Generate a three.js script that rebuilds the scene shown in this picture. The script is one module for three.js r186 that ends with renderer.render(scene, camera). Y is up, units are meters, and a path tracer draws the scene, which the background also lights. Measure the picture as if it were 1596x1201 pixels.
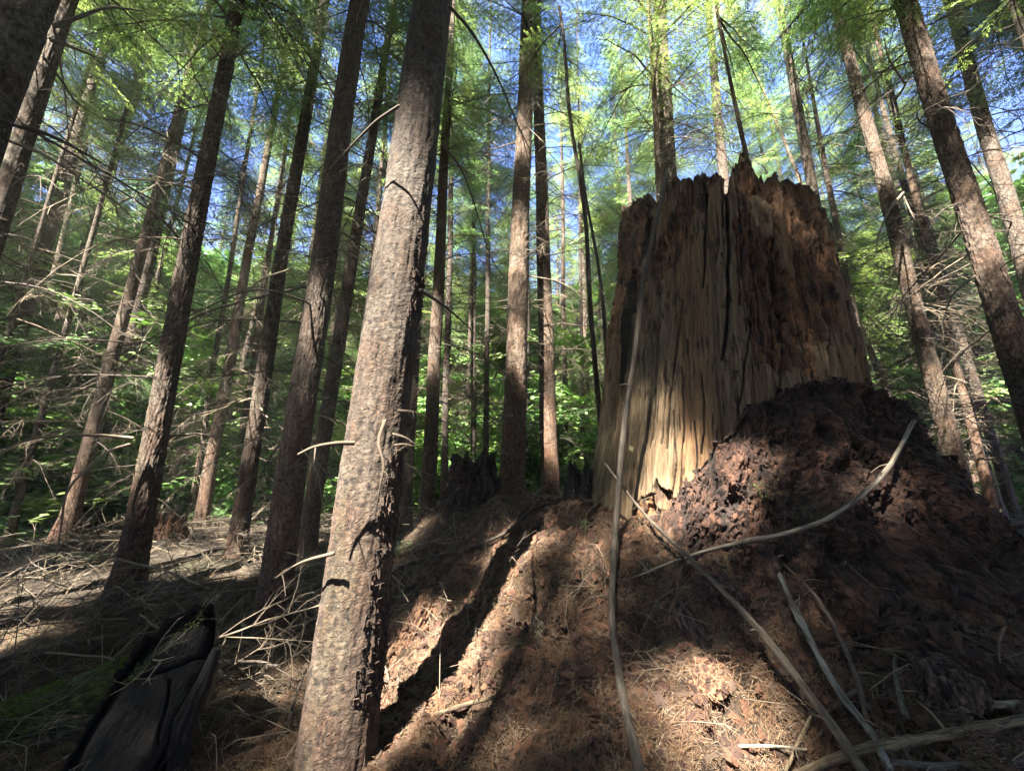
import * as THREE from 'three';
import { ImprovedNoise } from 'three/addons/math/ImprovedNoise.js';
import { mergeGeometries } from 'three/addons/utils/BufferGeometryUtils.js';

// ------------------------------------------------------------------ camera, sky, sun, exposure
const EYE = 1.6, F = 632, PITCH = 14.2 * Math.PI / 180, CP = Math.cos(PITCH), SP = Math.sin(PITCH);
const scene = new THREE.Scene();
const camera = new THREE.PerspectiveCamera(87.05, 1024 / 770, 0.05, 900);
camera.position.set(0, EYE, 0);
camera.rotation.set(PITCH, 0, 0);
scene.add(camera);
const SUN_AZ = 28 * Math.PI / 180, SUN_EL = 55 * Math.PI / 180;
const SUN = new THREE.Vector3(-Math.sin(SUN_AZ) * Math.cos(SUN_EL), Math.sin(SUN_EL), Math.cos(SUN_AZ) * Math.cos(SUN_EL));
const EXPOSURE = 13.2, SUN_POWER = 5, SKY_POWER = 0.19;
const noiseGen = new ImprovedNoise();
const N3 = (x, y, z) => noiseGen.noise(x + 100.31, y + 57.77, z + 31.13);
const fbm = (x, y, z, o = 4) => { let a = 0.5, s = 0; for (let i = 0; i < o; i++) { s += a * N3(x, y, z); x *= 2.03; y *= 2.03; z *= 2.03; a *= 0.5; } return s; };
{
  const W = 1024, Hh = 512, d = new Float32Array(W * Hh * 4);
  for (let j = 0; j < Hh; j++) for (let i = 0; i < W; i++) {
    const th = (j + 0.5) / Hh * Math.PI - Math.PI / 2, ph = (i + 0.5) / W * 2 * Math.PI;   // row 0 is the nadir
    const y = Math.sin(th), x = Math.cos(th) * Math.cos(ph), z = Math.cos(th) * Math.sin(ph);
    const up = Math.max(0, y), k = Math.pow(1 - up, 2.2);
    let r = 0.11 + 0.34 * k, g = 0.255 + 0.36 * k, b = 0.88 + 0.1 * k;
    if (y > 0) {                                                                           // thin high cloud
      const c = fbm(x / (y + 0.25) * 1.3 + 4, 2.1, z / (y + 0.25) * 1.3, 5);
      const m = Math.min(1, Math.max(0, (c - 0.12) * 3.2)) * 0.25;
      r += (1.15 - r) * m; g += (1.2 - g) * m; b += (1.3 - b) * m;
    } else { r *= 0.35; g *= 0.35; b *= 0.3; }
    const o = (j * W + i) * 4; d[o] = r * SKY_POWER; d[o + 1] = g * SKY_POWER; d[o + 2] = b * SKY_POWER; d[o + 3] = 1;
  }
  const t = new THREE.DataTexture(d, W, Hh, THREE.RGBAFormat, THREE.FloatType);
  t.mapping = THREE.EquirectangularReflectionMapping; t.magFilter = t.minFilter = THREE.LinearFilter; t.needsUpdate = true;
  scene.background = t; scene.environment = t;
}
scene.fog = new THREE.FogExp2(new THREE.Color(0.80, 0.86, 0.84), 0.0018);
const sun = new THREE.DirectionalLight(new THREE.Color(1, 0.93, 0.80), SUN_POWER);
sun.target.position.set(0, 0, -6); sun.position.copy(SUN).multiplyScalar(60).add(sun.target.position);
sun.castShadow = true; sun.shadow.mapSize.set(4096, 4096);
Object.assign(sun.shadow.camera, { left: -40, right: 40, top: 40, bottom: -40, near: 1, far: 160 });
scene.add(sun, sun.target);

// ------------------------------------------------------------------ helpers
let seed = 12345;
const rnd = () => { seed |= 0; seed = seed + 0x6D2B79F5 | 0; let t = Math.imul(seed ^ seed >>> 15, 1 | seed); t = t + Math.imul(t ^ t >>> 7, 61 | t) ^ t; return ((t ^ t >>> 14) >>> 0) / 4294967296; };
const rr = (a, b) => a + (b - a) * rnd();
const V = (x, y, z) => new THREE.Vector3(x, y, z);
const clamp = (x, a = 0, b = 1) => Math.min(b, Math.max(a, x));
const ss = (a, b, x) => { const t = clamp((x - a) / (b - a)); return t * t * (3 - 2 * t); };
const lerp = (a, b, t) => a + (b - a) * t;
const mix3 = (a, b, t) => [a[0] + (b[0] - a[0]) * t, a[1] + (b[1] - a[1]) * t, a[2] + (b[2] - a[2]) * t];
const cols = (s) => s.reduce((a, c) => a.concat(c), []);
const used = new Map();
function numbered(n) { const k = used.get(n) || 0; used.set(n, k + 1); return k ? `${n}_${String(k).padStart(3, '0')}` : n; }
function tag(o, label, category, group, kind) { const u = o.userData; if (label) u.label = label; if (category) u.category = category; if (group) u.group = group; if (kind) u.kind = kind; return o; }
function thing(name, p, label, category, group) { const g = new THREE.Group(); g.name = numbered(name); g.position.copy(p); scene.add(g); return tag(g, label, category, group); }
function mesh(name, geo, mat, parent) { const m = new THREE.Mesh(geo, mat); m.name = parent === scene ? numbered(name) : name; m.castShadow = m.receiveShadow = true; parent.add(m); return m; }
// a direction (per metre of depth) through a point of the picture: how places seen in the photograph were surveyed
const ray = (px, py) => { const lx = (px - 798) / F, ly = (600.5 - py) / F; return V(lx, ly * CP + SP, -(CP - ly * SP)); };
const at = (px, py, dep) => ray(px, py).multiplyScalar(dep).add(V(0, EYE, 0));

class MB {                                                            // collects tubes and blades into one geometry
  constructor() { this.p = []; this.n = []; this.u = []; this.c = []; this.i = []; this.col = null; }
  v(x, y, z, nx, ny, nz, u, w) { this.p.push(x, y, z); this.n.push(nx, ny, nz); this.u.push(u, w); if (this.col) this.c.push(...this.col); return this.p.length / 3 - 1; }
  tube(pts, rad, sides = 5, capEnd = true) {
    const n = pts.length, st = this.p.length / 3; let prev = null, len = 0;
    for (let k = 0; k < n; k++) {
      const t = V(0, 0, 0).subVectors(pts[Math.min(n - 1, k + 1)], pts[Math.max(0, k - 1)]).normalize();
      let a = prev ? prev.clone().addScaledVector(t, -prev.dot(t)) : V(t.y, t.z, t.x).cross(t); if (a.lengthSq() < 1e-8) a = V(1, 0, 0).cross(t); a.normalize(); prev = a;
      const b = t.clone().cross(a); if (k) len += pts[k].distanceTo(pts[k - 1]);
      for (let s = 0; s <= sides; s++) {
        const w = s / sides * 2 * Math.PI, c = Math.cos(w), d = Math.sin(w), nx = a.x * c + b.x * d, ny = a.y * c + b.y * d, nz = a.z * c + b.z * d, r = rad[k];
        this.v(pts[k].x + nx * r, pts[k].y + ny * r, pts[k].z + nz * r, nx, ny, nz, s / sides * Math.max(0.05, rad[0] * 6.28), len);
        if (k && s) { const q = st + k * (sides + 1) + s; this.i.push(q, q - 1, q - sides - 1, q - 1, q - sides - 2, q - sides - 1); }
      }
    }
    for (const e of capEnd ? [0, n - 1] : []) {
      const t = V(0, 0, 0).subVectors(pts[e], pts[e ? n - 2 : 1]).normalize(), c = this.v(pts[e].x + t.x * rad[e] * .3, pts[e].y + t.y * rad[e] * .3, pts[e].z + t.z * rad[e] * .3, t.x, t.y, t.z, 0, 0);
      for (let s = 0; s < sides; s++) { const q = st + e * (sides + 1) + s; e ? this.i.push(c, q, q + 1) : this.i.push(c, q + 1, q); }
    }
    return this;
  }
  blade(p, d, side, L, W, k = 0.45) {                                  // kite-shaped leaf
    const n = V(0, 0, 0).crossVectors(side, d).normalize(), o = [p, p.clone().addScaledVector(d, L * k).addScaledVector(side, W / 2), p.clone().addScaledVector(d, L), p.clone().addScaledVector(d, L * k).addScaledVector(side, -W / 2)];
    const q = o.map((e, j) => this.v(e.x, e.y, e.z, n.x, n.y, n.z, j > 1 ? 1 : 0, j % 2)); this.i.push(q[0], q[1], q[2], q[0], q[2], q[3]); return this;
  }
  leaf(p, d, side, L, W) {                                             // broad leaf folded along its midrib
    const n = V(0, 0, 0).crossVectors(side, d).normalize(), m1 = p.clone().addScaledVector(d, L * .4).addScaledVector(n, -W * .12), t = p.clone().addScaledVector(d, L).addScaledVector(n, -W * .1);
    for (const s of [1, -1]) { const e = p.clone().addScaledVector(d, L * .42).addScaledVector(side, s * W / 2).addScaledVector(n, W * .06), nn = n.clone().addScaledVector(side, -s * .3).normalize(); const q = [p, m1, t, e].map((g) => this.v(g.x, g.y, g.z, nn.x, nn.y, nn.z, 0, 0)); s > 0 ? this.i.push(q[0], q[3], q[1], q[1], q[3], q[2]) : this.i.push(q[0], q[1], q[3], q[1], q[2], q[3]); }
    return this;
  }
  build() { const g = new THREE.BufferGeometry(); g.setAttribute('position', new THREE.Float32BufferAttribute(this.p, 3)); g.setAttribute('normal', new THREE.Float32BufferAttribute(this.n, 3)); g.setAttribute('uv', new THREE.Float32BufferAttribute(this.u, 2)); if (this.c.length) g.setAttribute('color', new THREE.Float32BufferAttribute(this.c, 3)); g.setIndex(this.i); return g; }
}
// a grid of (nu x nv) points turned into a sheet; fn(u, v) -> [x, y, z, r, g, b, uvx, uvy]; wrap closes it in u
function sheet(nu, nv, fn, wrap = false) {
  const P = new Float32Array((nu + 1) * (nv + 1) * 3), C = new Float32Array(P.length), U = new Float32Array((nu + 1) * (nv + 1) * 2), I = new Uint32Array(nu * nv * 6); let k = 0;
  for (let j = 0; j <= nv; j++) for (let i = 0; i <= nu; i++) { const o = fn(wrap && i === nu ? 0 : i / nu, j / nv, i, j), q = j * (nu + 1) + i; P[q * 3] = o[0]; P[q * 3 + 1] = o[1]; P[q * 3 + 2] = o[2]; C[q * 3] = o[3]; C[q * 3 + 1] = o[4]; C[q * 3 + 2] = o[5]; U[q * 2] = wrap && i === nu ? (o[8] ?? o[6]) : o[6]; U[q * 2 + 1] = o[7]; }
  for (let j = 0; j < nv; j++) for (let i = 0; i < nu; i++) { const a = j * (nu + 1) + i, b = a + 1, c = a + nu + 1, d = c + 1; I[k++] = a; I[k++] = b; I[k++] = c; I[k++] = b; I[k++] = d; I[k++] = c; }
  const g = new THREE.BufferGeometry(); g.setAttribute('position', new THREE.BufferAttribute(P, 3)); g.setAttribute('color', new THREE.BufferAttribute(C, 3)); g.setAttribute('uv', new THREE.BufferAttribute(U, 2)); g.setIndex(new THREE.BufferAttribute(I, 1)); g.computeVertexNormals();
  if (wrap) { const n = g.attributes.normal; for (let j = 0; j <= nv; j++) { const a = j * (nu + 1), b = a + nu, x = n.getX(a) + n.getX(b), y = n.getY(a) + n.getY(b), z = n.getZ(a) + n.getZ(b), l = Math.hypot(x, y, z) || 1; n.setXYZ(a, x / l, y / l, z / l); n.setXYZ(b, x / l, y / l, z / l); } }
  return g;
}

// ------------------------------------------------------------------ textures (what surfaces are made of)
const hash2 = (x, y, s = 0) => { let h = Math.imul(x, 374761393) + Math.imul(y, 668265263) + Math.imul(s, 2246822519) | 0; h = Math.imul(h ^ h >>> 13, 1274126177); h ^= h >>> 16; return (h >>> 0) / 4294967296; };
const mod = (a, n) => ((a % n) + n) % n;
function vnoise(x, y, px, py, s) { const xi = Math.floor(x), yi = Math.floor(y), fx = x - xi, fy = y - yi, u = fx * fx * (3 - 2 * fx), w = fy * fy * (3 - 2 * fy); const h = (a, b) => hash2(mod(a, px), mod(b, py), s); return lerp(lerp(h(xi, yi), h(xi + 1, yi), u), lerp(h(xi, yi + 1), h(xi + 1, yi + 1), u), w); }
function tfbm(u, v, px, py, s, o = 4) { let a = 0.5, t = 0, n = 0; for (let i = 0; i < o; i++) { t += a * vnoise(u * px, v * py, px, py, s + i); n += a; a *= 0.5; px *= 2; py *= 2; } return t / n; }
function worley(u, v, cx, cy, s, jit = 0.9) { const x = u * cx, y = v * cy, xi = Math.floor(x), yi = Math.floor(y); let f1 = 9, f2 = 9, id = 0, dx = 0, dy = 0; for (let b = -1; b <= 1; b++) for (let a = -1; a <= 1; a++) { const mx = mod(xi + a, cx), my = mod(yi + b, cy), ex = xi + a + 0.5 + (hash2(mx, my, s) - 0.5) * jit - x, ey = yi + b + 0.5 + (hash2(mx, my, s + 9) - 0.5) * jit - y, d = Math.hypot(ex, ey); if (d < f1) { f2 = f1; f1 = d; id = hash2(mx, my, s + 5); dx = ex; dy = ey; } else if (d < f2) f2 = d; } return { e: f2 - f1, id, dx, dy }; }
function tex(W, Hh, fn) {
  const c = new Uint8Array(W * Hh * 4), h = new Uint8Array(W * Hh * 4), raw = new Float32Array(W * Hh), s = (x) => Math.round(255 * clamp(x <= 0.0031308 ? 12.92 * x : 1.055 * Math.pow(x, 1 / 2.4) - 0.055));
  for (let j = 0; j < Hh; j++) for (let i = 0; i < W; i++) { const o = (j * W + i) * 4, e = fn((i + .5) / W, (j + .5) / Hh, i, j); c[o] = s(e[0]); c[o + 1] = s(e[1]); c[o + 2] = s(e[2]); c[o + 3] = 255; raw[j * W + i] = e[3]; h[o] = h[o + 1] = h[o + 2] = Math.round(255 * clamp(e[3])); h[o + 3] = 255; }
  const mk = (d, srgb) => { const t = new THREE.DataTexture(d, W, Hh); t.wrapS = t.wrapT = THREE.RepeatWrapping; t.magFilter = THREE.LinearFilter; t.minFilter = THREE.LinearMipmapLinearFilter; t.generateMipmaps = true; if (srgb) t.colorSpace = THREE.SRGBColorSpace; t.needsUpdate = true; return t; };
  return { map: mk(c, true), bump: mk(h, false), sample: (u, v) => { const x = mod(u, 1) * W - .5, y = mod(v, 1) * Hh - .5, xi = Math.floor(x), yi = Math.floor(y), fx = x - xi, fy = y - yi, g = (a, b) => raw[mod(b, Hh) * W + mod(a, W)]; return lerp(lerp(g(xi, yi), g(xi + 1, yi), fx), lerp(g(xi, yi + 1), g(xi + 1, yi + 1), fx), fy); } };
}
// scaly grey-brown bark: tile of 0.4 m x 0.8 m
const BARK = tex(512, 1024, (u, v) => {
  const wu = u + 0.075 * (tfbm(u, v, 10, 24, 3, 5) - .5), wv = v + 0.036 * (tfbm(u, v, 12, 24, 13, 5) - .5);
  const a = worley(wu, wv, 15, 48, 1, 1), b = worley(wu + .013, wv, 34, 110, 2, 1), n = tfbm(u, v, 20, 30, 7, 4), fine = tfbm(u, v, 100, 160, 17, 3), big = tfbm(u, v, 3, 4, 21, 3), vc = ss(.36, .27, tfbm(wu, wv, 14, 5, 25, 3)), fis = ss(0, .055, Math.abs(tfbm(wu, wv, 11, 30, 71, 4) - .5)) * .6 + .4 * ss(0, .05, Math.abs(tfbm(wu, wv, 26, 44, 75, 3) - .5));
  const crack = ss(0.0, 0.13, a.e), crack2 = ss(0.0, 0.2, b.e), lift = clamp(.5 + a.dy * .9);
  let h = 0.12 + .28 * fis + crack * (0.06 + 0.16 * a.id * lift) + 0.10 * crack2 * b.id + 0.28 * (n - .5) + .10 * (fine - .5) + .16 * (big - .5) - .2 * vc;
  let c = mix3([.145, .105, .08], [.25, .205, .17], clamp(a.id * .22 + (n - .30) * 1.5));
  c = mix3(c, [.17, .10, .065], ss(.42, .66, big) * .75); c = mix3(c, [.33, .305, .27], ss(.58, .8, b.id) * .5 * crack2 * ss(.35, .6, n)); c = mix3(c, [.05, .035, .028], ss(.40, .26, n) * .75);
  const k = lerp(.72, 1, crack) * lerp(.8, 1, crack2) * lerp(.2, 1.1, fis) * (1 - .4 * vc) * (0.5 + 1.0 * fine) * (.85 + .3 * a.id); c = c.map((e) => e * k);
  return [...c, clamp(h)];
});
// split, weathered wood: tile of 0.5 m x 1 m, fibres along v
const WOOD = tex(512, 512, (u, v) => {
  const w = u + .012 * (tfbm(u, v, 3, 2, 31, 3) - .5), f1 = tfbm(w, v, 56, 7, 33, 4), f2 = tfbm(w, v, 170, 26, 35, 3), sp = tfbm(u, v, 40, 40, 39, 3), chk = ss(.38, .27, tfbm(w, v, 30, 5, 41, 4));
  const h = clamp(.2 + .6 * f1 + .3 * f2 - .5 * chk), k = (.25 + 1.1 * f1) * (.55 + .8 * f2) * (1 - .75 * chk) * (.8 + .4 * sp);
  return [k * .98, k * .96, k * .93, h];
});
// crumbling rot and bark: 0.4 m tile
const CRUMB = tex(512, 512, (u, v) => {
  const du = .09 * (tfbm(u, v, 4, 4, 51, 4) - .5), dv = .09 * (tfbm(u, v, 4, 4, 52, 4) - .5), a = tfbm(u + du, v + dv, 22, 9, 53, 4), b = tfbm(u + du, v + dv, 40, 18, 54, 4), r1 = Math.abs(a - .5) * 2, r2 = Math.abs(b - .5) * 2, n = tfbm(u, v, 60, 44, 55, 3), f = tfbm(u + du, v + dv, 90, 14, 57, 2);
  const cr = ss(.0, .16, r1), c2 = ss(0, .14, r2), h = clamp(.1 + .45 * cr * (.4 + a) + .2 * c2 * b + .3 * (n - .4) + .12 * f), k = lerp(.42, 1, cr) * lerp(.65, 1, c2) * (.45 + 1.0 * n) * (.55 + .9 * a);
  return [k, k * .97, k * .94, h];
});
// needle litter: 1 m tile, needles and crumbs lying over one another
const LITTER = (() => {
  const S = 1024, col = new Float32Array(S * S * 3), hh = new Float32Array(S * S);
  for (let j = 0; j < S; j++) for (let i = 0; i < S; i++) { const n = tfbm(i / S, j / S, 10, 10, 61, 5), k = .5 + n, o = (j * S + i); col[o * 3] = .085 * k; col[o * 3 + 1] = .05 * k; col[o * 3 + 2] = .03 * k; hh[o] = .25 * n; }
  const pal = [[.31, .215, .135], [.26, .165, .10], [.20, .13, .085], [.40, .31, .20], [.14, .085, .055], [.09, .055, .04], [.34, .28, .21], [.26, .145, .08]];
  for (let k = 0; k < 30000; k++) {
    let x = rnd() * S, y = rnd() * S, a = rnd() * 6.283, L = rnd() < .08 ? rr(30, 90) : rr(8, 26), c = pal[Math.floor(rnd() * pal.length)], w = rnd() < .1 ? 2 : 1, b = rr(-.03, .03), g = rr(.6, 1.15), z = k / 30000 * .6 + .15;
    for (let s = 0; s < L; s++) { x += Math.cos(a); y += Math.sin(a); a += b; for (let q = 0; q < w; q++) { const o = mod(Math.round(y + q), S) * S + mod(Math.round(x), S); col[o * 3] = c[0] * g; col[o * 3 + 1] = c[1] * g; col[o * 3 + 2] = c[2] * g; hh[o] = z; } }
  }
  return tex(S, S, (u, v, i, j) => { const o = j * S + i; return [col[o * 3], col[o * 3 + 1], col[o * 3 + 2], hh[o]]; });
})();
const rep = (t, x, y) => { const c = t.clone(); c.repeat.set(x, y); c.needsUpdate = true; return c; };
function mat(t, sx, sy, bump, o = {}) { return new THREE.MeshStandardMaterial({ map: t ? rep(t.map, sx, sy) : null, bumpMap: t ? rep(t.bump, sx, sy) : null, bumpScale: bump, roughness: 0.95, metalness: 0, ...o }); }
const rgb = (r, g, b) => new THREE.Color().setRGB(r, g, b);
const M = {
  bark: mat(BARK, 1 / .4, 1 / .8, .012, { vertexColors: true }), barkNear: mat(BARK, 1 / .4, 1 / .8, .006, { vertexColors: true }),
  wood: mat(WOOD, 1 / .5, 1, .012, { vertexColors: true }), crumb: mat(CRUMB, 1 / .4, 1 / .4, .018, { vertexColors: true }),
  ground: mat(LITTER, 1, 1, .012, { vertexColors: true }),
  twig: new THREE.MeshStandardMaterial({ color: rgb(.075, .058, .045), roughness: .9 }),
  twigPale: new THREE.MeshStandardMaterial({ color: rgb(.19, .15, .108), roughness: .9 }),
  stick: mat(WOOD, 8, 2, .002, { vertexColors: true }),
  needle: new THREE.MeshPhysicalMaterial({ color: rgb(.19, .30, .08), roughness: 1, transmission: .6, thickness: 0, side: THREE.DoubleSide }),
  needleDry: new THREE.MeshStandardMaterial({ color: rgb(.115, .075, .045), roughness: 1, side: THREE.DoubleSide }),
  leaf: new THREE.MeshPhysicalMaterial({ color: rgb(.21, .36, .085), roughness: .5, transmission: .5, thickness: 0, side: THREE.DoubleSide }),
  limb: new THREE.MeshStandardMaterial({ color: rgb(.085, .064, .046), roughness: 1 }),
  shred: mat(WOOD, 1, 1, .002, { color: rgb(.85, .85, .85) }),
  moss: new THREE.MeshStandardMaterial({ color: rgb(.085, .12, .02), roughness: 1, side: THREE.DoubleSide }),
  chip: mat(WOOD, 6, 3, .003, { color: rgb(.13, .066, .042) }),
};

// ------------------------------------------------------------------ the ground
const SC = V(1.82, 0, -3.56);                                          // centre of the great stump
const RIDGE = [[1.9, -3.7, -.02], [-.2, -5.0, -.16]];                  // crest of the mound it stands on
function profile(r) { const k = [[0, 0], [.9, 0], [1.2, -.1], [1.6, -.36], [2.0, -.62], [2.5, -.88], [3.0, -1.06], [3.6, -1.2], [4.4, -1.3]]; if (r >= 4.4) return -1.3; let i = 1; while (k[i][0] < r) i++; const t = (r - k[i - 1][0]) / (k[i][0] - k[i - 1][0]); return lerp(k[i - 1][1], k[i][1], t); }
function smoothH(x, z) {
  const left = ss(-.4, -2.6, x), d = -z;
  let h = lerp(-1.28, lerp(-1.22, -.80, ss(2.6, 6.5, d)), left);
  h = lerp(h, lerp(-1.3, -.62, ss(3.6, 7.0, d)), (1 - left)); if (d < -2) h = lerp(h, -1.5, ss(2, 8, -d));
  h += .18 * N3(x * .3, 2, z * .3) * ss(2, 5, d) - .25 * ss(14, 40, Math.hypot(x, z));
  const [a, b] = RIDGE, ex = b[0] - a[0], ez = b[1] - a[1]; let t = clamp(((x - a[0]) * ex + (z - a[1]) * ez) / (ex * ex + ez * ez));
  let r = Math.hypot(x - a[0] - ex * t, z - a[1] - ez * t) + .55 * t; r += .25 * N3(x * .9, 7, z * .9) + .1 * N3(x * 2.2, 9, z * 2.2);
  const m = 1.3 + lerp(a[2], b[2], t) + profile(Math.max(0, r));        // height of the mound over -1.3
  const base = h + 1.3; return Math.max(m, base) + .12 * Math.exp(-Math.abs(m - base) / .12) - 1.3 + .07 * Math.exp(-((x + 3.3) ** 2 + (z + 3.0) ** 2) / .8) * 3;
}
function H(x, z, detail = 1) {
  let h = EYE + smoothH(x, z); const d = Math.hypot(x, z);
  if (detail) {
    const near = ss(26, 6, d), ax = x - SC.x, az = z - SC.z, an = Math.atan2(az, ax), ra = Math.hypot(ax, az);
    h += near * (.09 * N3(x * 1.4, 3, z * 1.4) + .05 * N3(x * 3.4, 5, z * 3.4) + .03 * Math.abs(N3(x * 6.5, 8, z * 6.5)));
    if (ra < 3.4) { const k = ss(3.4, 2.4, ra) * ss(.8, 1.4, ra); h += k * (.05 * Math.abs(N3(an * 5.5 + .3 * N3(x, 1, z), ra * .7, 4)) * 1.6 - .04 + .03 * N3(an * 13, ra * 1.3, 8)); const w = fbm(x * 2.6 + 9, 5.5, z * 2.6, 3); h -= k * .16 * ss(.10, .28, w); }
    if (d < 8) h += ss(8, 4, d) * (.034 * N3(x * 9, 1, z * 9) + .022 * N3(x * 21, 2, z * 21) + .013 * N3(x * 47, 2, z * 47));
  }
  return h;
}
function hit(px, py, lift = 0) { const d = ray(px, py); let t = .5; for (let i = 0; i < 900; i++) { const x = d.x * t, y = EYE + d.y * t, z = d.z * t; if (y < H(x, z)) break; t += .02; if (t > 40) break; } t -= .01; const p = d.clone().multiplyScalar(t).add(V(0, EYE, 0)); p.y += lift; return p; }
{
  const n = 540, cx = .3, cz = -2.4, k = 6, A = 170 / Math.sinh(k), f = (u) => A * Math.sinh(k * (2 * u - 1));
  const g = sheet(n, n, (u, v) => {
    const x = cx + f(u), z = cz - f(v), y = H(x, z), ra = Math.hypot(x - SC.x, z - SC.z);
    const big = N3(x * .8, 4, z * .8), md = N3(x * 3, 6, z * 3), red = ss(3.4, 2, ra) * (.6 + .6 * md);
    let c = mix3([.85, .86, .84], [1.12, .92, .80], clamp(red)); c = mix3(c, [.5, .72, .26], clamp(ss(.1, .4, big + .4 * md) * (1 - clamp(red)) * .75)); c = mix3(c, [1.25, 1.2, 1.1], ss(.1, .5, md) * .5); { const q = fbm(x * 5 + 3, 2.2, z * 5, 4); c = mix3(c, [.34, .28, .26], ss(.03, .22, q) * .75); c = mix3(c, [1.25, .72, .6], ss(-.05, -.25, q) * .5 * ss(3.4, 2.2, ra)); } c = mix3(c, [.35, .27, .24], ss(.1, .38, fbm(x * 2.6 + 9, 5.5, z * 2.6, 3)) * ss(3.4, 2.6, ra) * .8);
    c = [c[0] * .36, c[1] * .385, c[2] * .375]; return [x, y, z, c[0], c[1], c[2], x + .06 * N3(x * 2, 0, z * 2), -z + .06 * N3(x * 2, 5, z * 2) - (y) * .7];
  });
  tag(mesh('ground', g, M.ground, scene), 'forest floor covered in brown needle litter, rising to a mound under the stump', null, null, 'structure');
}

const SHRED = [1, 2, 3].map((k) => { const g = new THREE.BoxGeometry(.024, .062, .006, 4, 6, 1), p = g.attributes.position; for (let i = 0; i < p.count; i++) { const x = p.getX(i), y = p.getY(i), t = y / .062 + .5; p.setXYZ(i, x * (.35 + .9 * t + .4 * N3(y * 90, k, x * 60)), y, p.getZ(i) + .010 * (1 - t) * (1 - t) + .004 * N3(x * 120, y * 90, k)); } g.computeVertexNormals(); return g; });
// flakes and splinters lying on a surface, roots upwards
function shreds(parent, geo, n, tone, size, keep, stretch = 1) {
  const P = geo.attributes.position, Nn = geo.attributes.normal, L = [[], [], []], C = [[], [], []]; let guard = 0, c = 0;
  while (c < n && guard++ < n * 40) { const i = Math.floor(rnd() * P.count), p = V(P.getX(i), P.getY(i), P.getZ(i)); if (keep && !keep(p)) continue; const nn = V(Nn.getX(i), Nn.getY(i), Nn.getZ(i)); if (nn.lengthSq() < .5) continue; const up = Yv.clone().addScaledVector(nn, -nn.y + rr(-.1, .35)).add(V(rr(-.3, .3), 0, rr(-.3, .3))).normalize(), x = up.clone().cross(nn).normalize(), z = x.clone().cross(up), k = c++ % 3, s = size * rr(.5, 1.5); L[k].push(new THREE.Matrix4().makeBasis(x.multiplyScalar(s * rr(.6, 1.3)), up.multiplyScalar(s * rr(.6, 1.4) * stretch), z.multiplyScalar(s)).setPosition(p.addScaledVector(nn, .003))); const b = rr(.35, 1.5); C[k].push(rgb(tone[0] * b, tone[1] * b, tone[2] * b)); }
  L.forEach((l, k) => { if (!l.length) return; const m = new THREE.InstancedMesh(SHRED[k], M.shred, l.length); l.forEach((e, i) => { m.setMatrixAt(i, e); m.setColorAt(i, C[k][i]); }); m.name = 'bark_shreds'; m.castShadow = m.receiveShadow = true; m.userData.kind = 'stuff'; parent.add(m); });
}
const Yv = V(0, 1, 0);
// ------------------------------------------------------------------ the great stump
const stumpC = (h) => [SC.x + .085 * h, SC.z - .02 * h];              // leans a little to the right
function stumpHit(px, py, R = 1.0) { const d = ray(px, py); let t = 1, bt = 1, bd = 9; for (; t < 5; t += .01) { const [cx, cz] = stumpC(d.y * t), e = Math.hypot(d.x * t - cx, d.z * t - cz) - R * RB(d.y * t); if (e < bd) { bd = e; bt = t; } if (e < 0) break; } t = bt; const h = d.y * t, [cx, cz] = stumpC(h); return { a: Math.atan2(d.x * t - cx, d.z * t - cz), h, p: d.multiplyScalar(t).add(V(0, EYE, 0)) }; }
function RB(h) { return h < .75 ? lerp(1.02, 1.27, clamp((.75 - h) / 1.3) ** 1.5) : lerp(1.02, .895, clamp((h - .75) / 1.7)); }
const FRONT = Math.atan2(-SC.x, -SC.z);                               // angle that faces the camera
const wrapA = (a) => { a -= FRONT; while (a > Math.PI) a -= 2 * Math.PI; while (a < -Math.PI) a += 2 * Math.PI; return a; };
const rimPts = [[950, 345], [968, 322], [985, 318], [1012, 306], [1024, 320], [1034, 290], [1050, 281], [1068, 280], [1090, 272], [1112, 268], [1128, 276], [1133, 300], [1138, 272], [1143, 258], [1150, 256], [1155, 238], [1166, 236], [1174, 252], [1180, 262], [1192, 266], [1200, 270], [1207, 263], [1222, 264], [1232, 275], [1250, 284], [1262, 296], [1284, 318], [1296, 345]].map(([x, y]) => { const s = stumpHit(x, y, .97); return [wrapA(s.a), s.h]; }).sort((a, b) => a[0] - b[0]);
function rim(a) { const n = rimPts.length; if (a <= rimPts[0][0] || a >= rimPts[n - 1][0]) { const e = a <= rimPts[0][0] ? rimPts[0] : rimPts[n - 1], d = Math.abs(a - e[0]); return lerp(e[1], 2.0, ss(0, .8, d)) + .15 * N3(a * 5, 1, 1); } let i = 1; while (rimPts[i][0] < a) i++; const t = (a - rimPts[i - 1][0]) / (rimPts[i][0] - rimPts[i - 1][0]); return lerp(rimPts[i - 1][1], rimPts[i][1], ss(0, 1, t)); }
const A = (px, py) => { const s = stumpHit(px, py, 1); return [wrapA(s.a), s.h]; };
const SLOT = [[1012, 322, .022], [1002, 400, .024], [986, 448, .05], [977, 520, .075], [969, 575, .08], [964, 603, .07]].map(([x, y, w]) => [...A(x, y), w]);
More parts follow.
